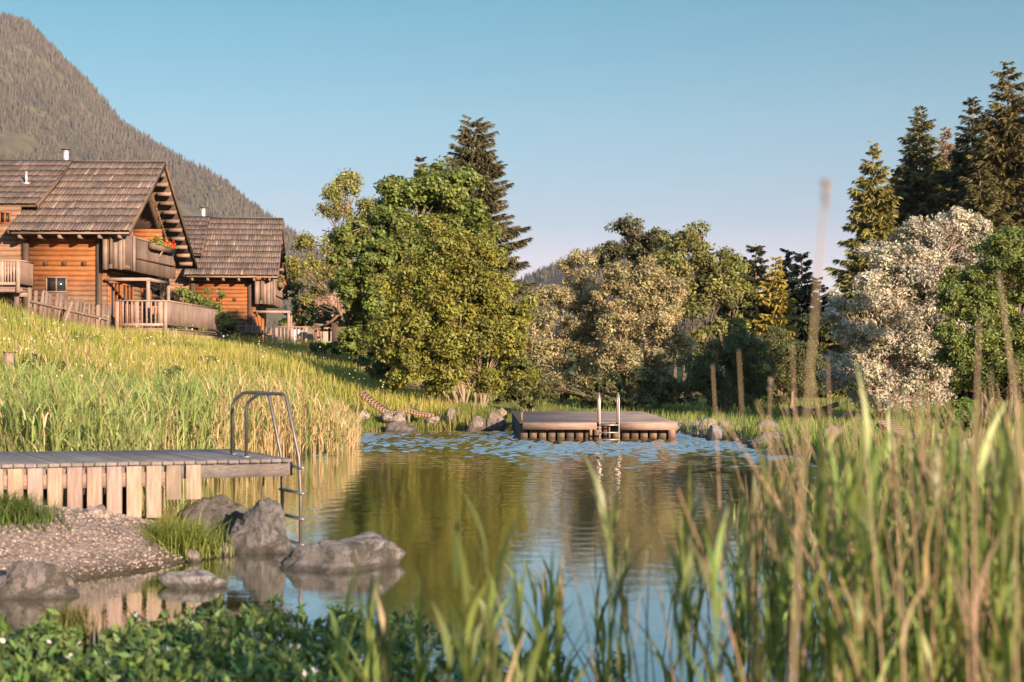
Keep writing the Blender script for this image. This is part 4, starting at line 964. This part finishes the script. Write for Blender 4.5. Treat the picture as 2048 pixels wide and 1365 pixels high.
rock(310, 452, 1142, 1174, 'small flat pointed stone in the water in front of the gravel', Y=13.5, seed=4, depth=.4, pw=2, skew=-.25, name='stone', col=(.27, .25, .25))
rock(-60, 156, 1122, 1192, 'wide flat boulder at the left edge where gravel meets water', Y=13.0, seed=5, depth=.5, pw=2.8, col=(.21, .18, .175), sub=5, rough=.15)
rock(398, 432, 1074, 1104, 'fist sized pale stone left of the blocky boulder', Y=15.9, seed=6, name='stone', col=WR)
rock(432, 464, 1086, 1106, 'little pale stone touching the blocky boulder', Y=15.7, seed=7, name='stone', col=WR)
rock(372, 402, 1100, 1120, 'little pale stone at the waterline below the grass tuft', Y=15.2, seed=8, name='stone', col=WR)
rock(160, 222, 1034, 1064, 'rounded stone half buried at the top of the gravel under the jetty', Y=15.5, z=.42, seed=9, name='stone', col=(.36, .29, .26))
rock(140, 196, 838, 872, 'pale pinkish rock peeping out of the bank reeds behind the jetty', Y=25, z=.62, seed=10, col=(.45, .33, .28))
rock(90, 130, 850, 880, 'smaller pale rock in the bank reeds at far left', Y=25, z=.55, seed=11, col=(.45, .33, .28))
F = dict(sub=3)
rock(768, 833, 845, 864, 'dome shaped dark boulder in the water below the far left lounger', seed=12, depth=.7, col=(.17, .145, .13), **F)
rock(704, 742, 852, 864, 'small wedge shaped rock in the water left of the dome boulder', seed=13, skew=-.3, col=WR, **F)
rock(676, 730, 868, 878, 'flat rock barely out of the water by the reed tips', seed=14, col=WR, name='stone', **F)
rock(672, 694, 848, 866, 'small rock at the edge of the tan reeds', seed=15, col=WR, name='stone', **F)
rock(712, 740, 820, 834, 'rock in the grass left of the far left lounger', Y=42.5, seed=16, col=WR, name='stone', **F)
rock(762, 786, 824, 838, 'rock under the middle of the far left lounger', Y=42.4, seed=17, col=WR, name='stone', **F)
rock(782, 812, 822, 846, 'upright rock carrying the foot of the far left lounger', Y=42.4, seed=18, col=WR, name='stone', **F)
rock(892, 912, 816, 840, 'pointed rock in the sedge right of the far left lounger', Y=43, seed=19, col=WR, name='stone', **F)
rock(850, 880, 832, 842, 'flat rock half hidden in the sedge', Y=43, seed=20, col=WR, name='stone', **F)
rock(932, 974, 832, 859, 'reddish grey boulder, left one of the pair beside the platform', Y=42, seed=41, col=(.27, .21, .18), pw=3.2, **F)
rock(972, 1012, 822, 859, 'tilted reddish grey boulder, right one of the pair beside the platform', Y=42, seed=52, col=(.27, .21, .18), skew=.2, pw=3.4, **F)
rock(990, 1014, 816, 834, 'rock on top of the bank behind the pair of boulders', Y=44, z=.35, seed=23, col=(.33, .25, .21), name='stone', **F)
rock(926, 952, 812, 826, 'pale rock at the foot of the thin tree stems', Y=46, z=.45, seed=24, col=(.33, .26, .22), name='stone', **F)
rock(1340, 1392, 846, 880, 'boulder right against the right side of the platform', Y=40.5, seed=25, col=WR, **F)
rock(1412, 1458, 850, 881, 'smooth rounded bluish grey block at the water right of the platform', Y=37.2, seed=26, col=(.27, .26, .265), pw=4, rough=.05, **F)
rock(1396, 1436, 836, 858, 'weathered boulder behind the rounded bluish block', Y=39.5, seed=27, col=WR, **F)
rock(1436, 1466, 842, 856, 'low flat rock behind the rounded bluish block on its right side', Y=40, seed=28, col=WR, **F)
rock(1508, 1566, 840, 872, 'angular boulder in the grass above the slanted slab', Y=36.5, seed=29, pw=3.4, col=(.22, .185, .17), **F)
rock(1494, 1582, 862, 897, 'big slanted slab at the water edge behind the right hand reeds', Y=34.2, seed=30, skew=.5, pw=2.2, depth=.5, col=(.24, .20, .185), **F)
rock(1515, 1575, 900, 909, 'flat dark slab just above the water below the slanted one', Y=32, seed=31, col=(.17, .15, .145), name='stone', **F)
rock(1468, 1484, 876, 886, 'cobble at the waterline right of the bluish block', seed=32, Y=36.2, name='stone', col=(.4, .34, .3), sub=2)
rock(1492, 1508, 880, 890, 'cobble at the waterline left of the slanted slab', seed=33, Y=35.5, name='stone', col=(.4, .34, .3), sub=2)
rock(1645, 1692, 852, 890, 'rock among the reeds right of the slanted slab', seed=34, Y=34, z=.1, col=WR, **F)
rock(1735, 1812, 925, 965, 'pinkish rounded boulder hidden in the right hand reeds', seed=35, Y=25.5, z=.05, col=(.38, .29, .26), **F)
rock(1900, 1990, 892, 940, 'pinkish boulder in front of the right lounger', seed=36, Y=26, z=.25, col=(.36, .28, .25), **F)

# loose gravel
def gravel(name, cx, cy, sx, sy, n, smin, smax, label, seed):
    r = np.random.default_rng(seed); x = cx+r.uniform(-sx, sx, n); y = cy+r.uniform(-sy, sy, n); s = sdf(x, y); k = (s > -.15) & (s < 3.4)
    x, y = x[k], y[k]; z = hz(x, y); n = len(x); sz = r.uniform(smin, smax, n)**1.0
    O = np.array([(1,0,0),(0,1,0),(-1,0,0),(0,-1,0),(0,0,1),(0,0,-1)], float); T = np.array([(0,1,4),(1,2,4),(2,3,4),(3,0,4),(1,0,5),(2,1,5),(3,2,5),(0,3,5)])
    an = r.uniform(0, 6.28, n); ca, sa = np.cos(an), np.sin(an); V = O[None]*r.uniform(.6, 1.3, (n, 6, 1))*sz[:, None, None]*np.array((1, .8, .6))
    V = np.stack([V[..., 0]*ca[:, None]-V[..., 1]*sa[:, None]+x[:, None], V[..., 0]*sa[:, None]+V[..., 1]*ca[:, None]+y[:, None], V[..., 2]+z[:, None]], -1).reshape(-1, 3)
    c = np.array((.20, .16, .145))*r.uniform(.5, 1.45, (n, 1))*(1+r.uniform(-.05, .05, (n, 3)))
    tag(mesh_np(name, V, None, (T[None]+np.arange(n)[:, None, None]*6).reshape(-1, 3), np.repeat(c, 6, 0), M['plain']), label, 'gravel', kind='stuff')
gravel('gravel', -6, 15, 4, 2.6, 22000, .008, .03, 'pinkish grey gravel sloping down to the water below the jetty', 1)
gravel('gravel', 5.3, 41, 1.2, 3, 2500, .02, .06, 'pale gravel strip on the shore right of the platform', 2)
# ------------------------------------------------------------------ grasses, reeds, water plants
def blades(pos, h, wd, lean, r, col, segs=3, curve=.5, az=None):
    """grass blades: pos (n,3), height, width, lean (fraction of the height), colour (n,3)"""
    n = len(pos); az = r.uniform(0, 2*np.pi, n) if az is None else az
    d = np.stack([np.cos(az), np.sin(az), np.zeros(n)], 1); fa = r.uniform(0, 2*np.pi, n); s = np.stack([np.cos(fa), np.sin(fa), np.zeros(n)], 1)
    V = []; h = np.asarray(h)[:, None]; wd = np.asarray(wd)[:, None]; lean = np.asarray(lean)[:, None]
    for k in range(segs+1):
        t = k/segs; c = pos+np.array((0, 0, 1.))*h*(t-.12*lean*t*t)+d*h*lean*(t**(1+curve*2))
        w_ = wd*(1-t**2.2)*.5+wd*.03
        V += [c-s*w_, c+s*w_]
    V = np.stack(V, 1).reshape(-1, 3); m = 2*(segs+1); b = (np.arange(n)*m)[:, None]
    Qd = np.concatenate([b+np.array((2*k, 2*k+1, 2*k+3, 2*k+2)) for k in range(segs)], 0)
    return V, Qd, np.repeat(col, m, 0)
def fbm(x, y, s, seed=0.):
    return np.array([noise.fractal(Vector((a/s, b/s, seed)), 1., 2., 3) for a, b in zip(x, y)])
def in_view(x, y, m=60):
    px = 1024+x/np.maximum(y, .1)*FPX; return (px > -m) & (px < 2048+m*10) & (y > 1)
def field(name, label, n, rx, ry, cond, hr, wr, cols, seed, lean=.35, hn=.3, patch=4., clus=0, cat='grass', dist=None):
    r = np.random.default_rng(seed)
    if dist:   # even coverage in the view rather than in plan
        y = 1/r.uniform(1/ry[1], 1/ry[0], n); n = int(n*1.25); y = 1/r.uniform(1/ry[1], 1/ry[0], n); x = (r.uniform(-80, 2670, n)-1024)/FPX*y
    else: x = r.uniform(*rx, n); y = r.uniform(*ry, n)
    k = (x > rx[0]) & (x < rx[1]) & in_view(x, y); x, y = x[k], y[k]
    if clus:
        x = x+0; 
    s = sdf(x, y); k = cond(x, y, s, r); x, y = x[k], y[k]
    f = fbm(x, y, patch, seed); f2 = fbm(x, y, patch*.3, seed+9.)
    n = len(x); z = hz(x, y); h = r.uniform(*hr, n)*(1+hn*f+hn*.6*f2)*np.interp(y, [38, 52], [1, .72])*np.where((np.abs(x+3.6) < 1.7) & (y > 39) & (y < 44), .35, 1)
    c0, c1, c2 = [np.array(c) for c in cols]
    t = np.clip(.5+f*.9+f2*.5+r.normal(0, .2, n), 0, 1)[:, None]; c = c0*(1-t)+c1*t
    u = (r.random(n) < np.clip(.22+.5*f2, 0, .8))[:, None]; c = np.where(u, c2*r.uniform(.7, 1.2, (n, 1)), c)*r.uniform(.75, 1.25, (n, 1))
    V, Qd, C = blades(np.stack([x, y, z-.02], 1), h, r.uniform(*wr, n), np.abs(r.normal(0, lean, n)), r, c)
    tag(mesh_np(name, V, Qd, None, C, M['grass']), label, cat, kind='stuff')
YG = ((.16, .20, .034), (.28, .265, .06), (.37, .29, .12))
def house_free(x, y): return ~((x > -27) & (x < -14.4) & (y > 59.6) & (y < 72)) & ~((x < -13) & (y > 79))
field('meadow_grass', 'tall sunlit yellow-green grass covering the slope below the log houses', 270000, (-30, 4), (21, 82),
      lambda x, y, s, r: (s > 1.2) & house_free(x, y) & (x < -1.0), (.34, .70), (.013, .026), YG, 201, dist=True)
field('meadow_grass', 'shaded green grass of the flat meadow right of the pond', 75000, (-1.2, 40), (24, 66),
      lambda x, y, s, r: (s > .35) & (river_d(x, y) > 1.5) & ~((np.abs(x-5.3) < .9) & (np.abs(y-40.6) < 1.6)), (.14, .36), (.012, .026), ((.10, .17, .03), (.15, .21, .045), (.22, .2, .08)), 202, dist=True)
field('sedge', 'dark green sedge along the far left shore by the dome shaped boulder', 14000, (-4.9, -.2), (39.5, 45), lambda x, y, s, r: (s > -.12) & (s < 1.0+.3*np.sin(x*3)),
      (.32, .62), (.012, .024), ((.09, .13, .025), (.14, .17, .035), (.3, .24, .10)), 203, lean=.22)
field('sedge', 'sedge between the boulders right of the platform', 2600, (4.3, 7.5), (32, 42), lambda x, y, s, r: (s > -.05) & (s < .7) & (np.sin(x*7+y*2) > -.1),
      (.25, .5), (.012, .022), ((.08, .13, .025), (.13, .17, .04), (.26, .22, .10)), 204, lean=.25)
# left bank reeds
def bank_reeds(name, label, n, rx, ry, cond, hr, seed, green, tan_p):
    r = np.random.default_rng(seed); x = r.uniform(*rx, n); y = r.uniform(*ry, n); s = sdf(x, y); k = cond(x, y, s) & in_view(x, y); x, y = x[k], y[k]
    f = fbm(x, y, 1.6, seed); k = f > -.35; x, y, f = x[k], y[k], f[k]; n = len(x); z = np.maximum(hz(x, y), -.15); h = r.uniform(*hr, n)*(1+.25*f)*np.interp(x/y*FPX+1024, [600, 700], [1, .62])
    tp = tan_p(x, y); tan = r.random(n) < tp
    base = np.stack([x, y, z], 1); cg = np.array(green)*r.uniform(.7, 1.3, (n, 1)); ct = np.array((.44, .32, .18))*r.uniform(.75, 1.2, (n, 1))
    V1, Q1, C1 = blades(base, h, np.full(n, .012), np.abs(r.normal(0, .10, n)), r, np.where(tan[:, None] | (r.random(n)[:, None] < .4), ct, cg), 3)
    Vs, Qs, Cs = [V1], [Q1], [C1]; off = len(V1)
    for j in range(5):
        t = r.uniform(.2, .95, n); p = base+np.array((0, 0, 1.))*(h*t)[:, None]*.97
        V, Qd, C = blades(p, h*r.uniform(.18, .34, n), r.uniform(.016, .03, n), r.uniform(.2, 1.0, n), r, np.where(tan[:, None], ct*.95, cg)*r.uniform(.8, 1.2, (n, 1)), 3)
        Vs.append(V); Qs.append(Qd+off); Cs.append(C); off += len(V)
    tag(mesh_np(name, np.concatenate(Vs), np.concatenate(Qs), None, np.concatenate(Cs), M['reed']), label, 'reeds', kind='stuff')
bank_reeds('bank_reeds', 'green reeds mixed with tan ones along the left bank behind the jetty', 14000, (-14, -3.6), (19.5, 37.5), lambda x, y, s: (s > -.45) & (s < 3.0) & ((y < 32.3) | (s < .15)), (1.15, 1.55), 211, (.20, .25, .08),
           lambda x, y: np.interp(x/y*FPX+1024, [400, 540], [.10, .72]))
bank_reeds('bank_reeds', 'scattered tan grass stalks standing on the slope above the bank reeds', 600, (-14, -4), (25, 42), lambda x, y, s: (s > 3.0) & (s < 9), (.7, 1.0), 212, (.2, .22, .06), lambda x, y: .75+0*x)
# umbels and small flowers in the meadow
def flowers(name, label, n, rx, ry, cond, h, size, col, seed):
    r = np.random.default_rng(seed); y = 1/r.uniform(1/ry[1], 1/ry[0], n); x = (r.uniform(0, 1100, n)-1024)/FPX*y; s = sdf(x, y)
    f = fbm(x, y, 3., seed); k = (x > rx[0]) & (x < rx[1]) & cond(x, y, s) & (f > -.05); x, y = x[k], y[k]; n = len(x)
    p = np.stack([x, y, hz(x, y)+r.uniform(*h, n)], 1); t = unit(r.normal(0, 1, (n, 3))*np.array((1, 1, .4))); b = unit(np.cross(t, np.array((0, 0, 1.))+r.normal(0, .5, (n, 3))))
    sz = r.uniform(*size, n); V, Qd = diamonds(p, t, b, sz, sz); tag(mesh_np(name, V, Qd, None, np.repeat(np.array(col)*r.uniform(.8, 1.1, (n, 1)), 4, 0), M['leaf']), label, 'flowers', kind='stuff')
flowers('meadow_flowers', 'tiny creamy white flower heads dotted over the sunny slope', 2400, (-22, 0), (30, 70), lambda x, y, s: (s > 3) & house_free(x, y), (.5, .85), (.03, .07), (.70, .66, .50), 221)

# foreground reeds
def reed_bed(name, label, plants, seed, green=(.125, .16, .048), leaves=8, lw=(.018, .030)):
    """plants: (x, y, zbase, height)"""
    r = np.random.default_rng(seed); A = np.array(plants); n = len(A); base = A[:, :3]; h = A[:, 3]
    az = r.uniform(0, 2*np.pi, n); ln = np.abs(r.normal(0, .07, n)); d = np.stack([np.cos(az), np.sin(az), 0*az], 1)
    cg = np.array(green)*r.uniform(.65, 1.35, (n, 1))*(1+r.uniform(-.12, .12, (n, 3)))
    V, Qd, C = blades(base, h, np.full(n, .011), ln, r, cg*np.array((1.2, 1.05, .9)), 4, az=az); Vs, Qs, Cs = [V], [Qd], [C]; off = len(V)
    tanl = r.random((n, leaves)) < .07
    for j in range(leaves):
        t = .18+.80*(j+r.uniform(0, .8, n))/leaves; t = np.clip(t, 0, .99)
        p = base+np.array((0, 0, 1.))*(h*(t-.12*ln*t*t))[:, None]+d*(h*ln*t**2)[:, None]
        L = r.uniform(.26, .46, n)*np.clip(1.25-.45*t, 0, 1.2); la = az+j*2.7+r.normal(0, .6, n)
        V, Qd, C = blades(p, L, r.uniform(*lw, n), r.uniform(.15, .95, n)*(1.1-.7*t), r, np.where(tanl[:, j:j+1], np.array((.30, .22, .12)), cg)*r.uniform(.75, 1.3, (n, 1)), 5, az=la)
        # widen the middle of each leaf
        m = 12; W = V.reshape(n, 6, 2, 3); mid = W.mean(2, keepdims=True); prof = np.array((.35, .85, 1.15, 1.1, .9, 1.))[None, :, None, None]; V = (mid+(W-mid)*prof).reshape(-1, 3)
        Vs.append(V); Qs.append(Qd+off); Cs.append(C); off += len(V)
    tag(mesh_np(name, np.concatenate(Vs), np.concatenate(Qs), None, np.concatenate(Cs), M['reed']), label, 'reeds', kind='stuff')
def reed_plants(n, seed, pxr, Yr, top, jitter, dens=None):
    r = np.random.default_rng(seed); out = []
    while len(out) < n:
        px = r.uniform(*pxr); 
        if dens is not None and r.random() > np.interp(px, *dens): continue
        Y = r.uniform(*Yr); x = (px-1024)/FPX*Y; z0 = h1(x, Y); zb = max(z0, -.5) if z0 < 0 else z0
        py = np.interp(px, *top)+abs(r.normal(0, jitter)); zt = CAM_H-(py-HOR)/FPX*Y
        if zt-zb > .35: out.append((x, Y, zb, min(zt-zb, 2.7)))
    return out
TOP = ([850, 1000, 1040, 1090, 1180, 1240, 1290, 1400, 1550, 1650, 1720, 1850, 1950, 2100], [1180, 1120, 1030, 1110, 1080, 985, 1040, 1010, 960, 900, 850, 880, 850, 830])
DEN = ([900, 1050, 1250, 1450, 1600, 2100], [.05, .13, .20, .32, .8, 1.])
reed_bed('reed_bed', 'dense green reeds filling the lower right foreground', reed_plants(290, 301, (950, 2600), (4.6, 8.6), TOP, 150, DEN), 301)
reed_bed('reed_bed', 'green reeds standing in the water farther out on the right', reed_plants(430, 302, (1480, 2600), (8.6, 19), ([1450, 1560, 1650, 1750, 2150], [1010, 950, 910, 880, 850]), 70, ([1450, 1600, 1700, 2150], [.25, .5, 1, 1])), 302, lw=(.02, .034), leaves=7)
reed_bed('reed_bed', 'few loose reeds in the middle foreground before the open water', reed_plants(10, 303, (620, 1120), (4.4, 7.5), ([600, 700, 830, 900, 1000, 1120], [1210, 1190, 1190, 1130, 1080, 1050]), 60), 303, lw=(.02, .034))
# dry stalks: many thin ones as one mass, the conspicuous ones one by one
def stalk_pts(x, y, z0, h, dx, dy, r, k=8):
    t = np.linspace(0, 1, k); bx, by = r.normal(0, .02, 2)*h
    return np.stack([x+dx*t**1.4+bx*np.sin(t*3.14), y+dy*t**1.4+by*np.sin(t*3.14), z0+h*t], 1)
def dry_mass(name, label, n, seed, pxr, Yr, top, dens):
    r = np.random.default_rng(seed); pl = reed_plants(n, seed, pxr, Yr, top, 90, dens); mb = MB()
    for (x, y, z, h) in pl:
        c = vary((.34, .245, .155), .3); mb.tube(stalk_pts(x, y, z, h, r.normal(-.08, .15)*h, r.normal(0, .06)*h, r, 6), np.linspace(.0055, .0022, 6)*r.uniform(.7, 1.25), 4, c, cap=False)
    tag(mb.build(name, M['reed']), label, 'reeds', kind='stuff')
dry_mass('dry_reeds', 'tan dry reed stalks standing among the green foreground reeds', 290, 311, (1150, 2500), (4.6, 14), ([1100, 1400, 1700, 2150], [1120, 990, 800, 740]), ([1100, 1500, 1700, 2150], [.06, .3, 1, 1]))
def dry_reed(px_base, px_top, py_top, Y, label, rad=.005, plume=0., seed=0, group='tall dry reed stalks rising out of the foreground reeds'):
    r = np.random.default_rng(seed+400); xb = (px_base-1024)/FPX*Y; z0 = h1(xb, Y); z0 = max(z0, -.4); top = P(px_top, py_top, Y); mb = MB(); h = top[2]-z0
    pts = stalk_pts(xb, Y, z0, h, top[0]-xb, 0, r, 12); c = vary((.38, .28, .19), .15)
    root = empty('dry_reed', (xb, Y, z0), label, 'reed', group); off = np.array((xb, Y, z0))
    mb.tube(pts-off, rad*np.linspace(1.25, .4, 12), 6, c); mb.build('stem', M['reed'], root)
    if plume:
        m2 = MB(); n = 26; e = pts[-1]-off
        for k in range(n):
            a = e+np.array((0, 0, -plume*r.random())); b = a+np.array((r.normal(0, .25), r.normal(0, .25), r.uniform(.2, .7)))*plume*.6; m2.beam(a, b, .006, .002, vary((.30, .24, .22), .2))
        m2.build('plume', M['reed'], root)
    else:
        t = .55+.3*r.random(); a = pts[int(t*11)]-off; V, Qd, C = blades(np.array([a, a]), np.array([.3, .22]), np.array([.014, .012]), np.array([.5, .8]), r, np.array([c, c*.9]), 4); mesh_np('leaf', V, Qd, None, C, M['reed'], root)
dry_reed(1600, 1652, 372, 3.0, 'thickest and tallest blurred reed stalk with a small dark plume against the sky', .006, .05, 1)
DR = [(1500, 1477, 700, 5.2, 'dry reed stalk crossing the dark dome bushes, first right of the platform'), (1440, 1425, 730, 6, 'thin dry reed stalk before the dome bush, leftmost of the tall ones'),
 (1600, 1583, 690, 5.0, 'dry stalk just left of the thickest reed stalk'), (1545, 1540, 760, 6, 'short dry stalk with a tuft midway between the first two tall ones'),
 (1640, 1625, 745, 5.5, 'dry stalk just right of the thickest reed stalk'), (1665, 1655, 715, 5.6, 'second dry stalk right of the thickest one, before the white willow'), (1790, 1722, 770, 4.6, 'left leaning dry stalk in front of the white willow'),
 (1830, 1790, 770, 4.4, 'bent pale dry reed with a broken tip below the white willow'), (1850, 1838, 738, 5.6, 'upright dry stalk between white willow and herb bush'), (1905, 1832, 790, 5.2, 'slanting dry stalk crossing the right lounger'),
 (1985, 1958, 636, 4.0, 'tall straight dry stalk before the green willow'), (2030, 1997, 545, 4.2, 'tallest dry stalk near the right edge, leaning left'), (2010, 1984, 745, 5.2, 'dry stalk between the two tallest at the right edge'),
 (2050, 2034, 716, 4.6, 'short dry stalk touching the right edge'), (1730, 1700, 800, 6.2, 'thin dry stalk above the slanted slab'), (1880, 1872, 800, 6, 'thin dry stalk left of the right lounger'),
 (1960, 1922, 830, 4.8, 'dry stalk over the feet of the right lounger')]
for i, (a, b, c, Y, lb) in enumerate(DR): dry_reed(a, b, c, Y, lb, .0062 if i in (10, 11) else .0045, .05 if i in (3,) else 0, i+2)
# leafy water plants at the bottom
def water_plants():
    r = np.random.default_rng(320); n = 15000
    y = r.uniform(8.7, 12.2, n); x = (r.uniform(-60, 1250, n)-1024)/FPX*y; px = x/y*FPX+1024; py = HOR+CAM_H/y*FPX
    edge = np.interp(px, [0, 200, 330, 520, 700, 850, 950, 1050, 1250], [1262, 1285, 1238, 1235, 1248, 1262, 1310, 1330, 1340])+8*np.sin(px/23)+6*np.sin(px/9.)
    f = fbm(x, y, .35, 5.); k = (py > edge+30) & (f > np.where(px > 820, .0, -.42)-.0); x, y, f, px = x[k], y[k], f[k], px[k]; n = len(x)
    h = np.clip(.10+.10*f+r.uniform(0, .12, n), .03, .3); p = np.stack([x, y, h], 1)
    nn = unit(r.normal(0, .55, (n, 3))+np.array((0, -.15, 1.))); t = unit(np.cross(nn, r.normal(0, 1, (n, 3)))+np.array((0, 0, .75))); b = unit(np.cross(t, nn)); L = r.uniform(.05, .11, n)
    c = np.array((.08, .125, .035))*r.uniform(.5, 1.6, (n, 1))*(1+r.uniform(-.15, .15, (n, 3)))
    V, Qd = diamonds(p, t, b, L*1.15, L*.45)
    # stems
    sp = p.copy(); sp[:, 2] = -.05; sb = sp[::3]; V2, Q2, C2 = blades(sb, p[::3, 2]+.05, np.full(len(sb), .006), np.zeros(len(sb)), r, c[::3]*.7, 2)
    tag(mesh_np('water_plants', np.concatenate([V, V2]), np.concatenate([Qd, Q2+len(V)]), None, np.concatenate([np.repeat(c, 4, 0), C2]), M['leaf']), 'low green leafy water plants covering the bottom left corner', 'water plants', kind='stuff')
    k = r.choice(n, 40); q = p[k]+(0, 0, .04); Vf, Qf = [], []
    m = 40; t = unit(r.normal(0, 1, (m*3, 3))); b = unit(np.cross(t, np.array((0, 0, 1.)))); Vf, Qf = diamonds(np.repeat(q, 3, 0)+r.normal(0, .006, (m*3, 3)), t, b, np.full(m*3, .05), np.full(m*3, .03))
    tag(mesh_np('white_blossoms', Vf, Qf, None, (.7, .68, .7), M['leaf']), 'few small white blossoms on the leafy water plants', 'flowers', kind='stuff')
water_plants()
# tufts
def tuft(name, x, y, n, h, rad, label, col, seed, z=None, lean=.6, w=(.006, .014)):
    r = np.random.default_rng(seed); xx = x+r.normal(0, rad, n); yy = y+r.normal(0, rad*.6, n); zz = hz(xx, yy) if z is None else np.full(n, z)
    c = np.array(col)*r.uniform(.6, 1.4, (n, 1)); o = np.array((x, y, float(zz.mean())))
    V, Qd, C = blades(np.stack([xx, yy, zz], 1)-o, r.uniform(h*.5, h, n), r.uniform(*w, n), np.abs(r.normal(0, lean, n)), r, c, 4)
    ob = mesh_np(name, V, Qd, None, C, M['grass']); ob.location = o; tag(ob, label, 'grass tuft')
q = G(350, 1120); tuft('grass_tuft', q[0]-.02, q[1]+.15, 1900, .46, .19, 'lush green grass tuft growing on the gravel edge under the jetty', (.12, .15, .03), 331, z=.02)
q = G(290, 1100); tuft('grass_tuft', q[0], q[1]+.3, 300, .4, .14, 'thin yellowish grass tuft left of the lush one', (.2, .2, .05), 332, z=.12)
q = G(15, 1150); tuft('grass_tuft', q[0]-.2, q[1]+.5, 900, .32, .22, 'dark green tuft at the left edge of the gravel', (.06, .09, .02), 333)
q = G(120, 1300); tuft('grass_tuft', q[0], q[1]+.2, 400, .34, .09, 'upright dark grass tuft among the leafy water plants', (.10, .10, .03), 334, z=0, lean=.2)
# ------------------------------------------------------------------ evening haze
m = bpy.data.materials.new('haze'); m.use_nodes = True; n = m.node_tree; n.nodes.clear()
out = n.nodes.new('ShaderNodeOutputMaterial'); pv = n.nodes.new('ShaderNodeVolumePrincipled')
pv.inputs['Color'].default_value = (.66, .72, .95, 1); pv.inputs['Density'].default_value = .00006; pv.inputs['Anisotropy'].default_value = .1
n.links.new(pv.outputs[0], out.inputs['Volume'])
hb = MB(); hb.box((-12000, -12000, -4), (12000, 12000, 760)); o = hb.build('haze', m); tag(o, kind='stuff')
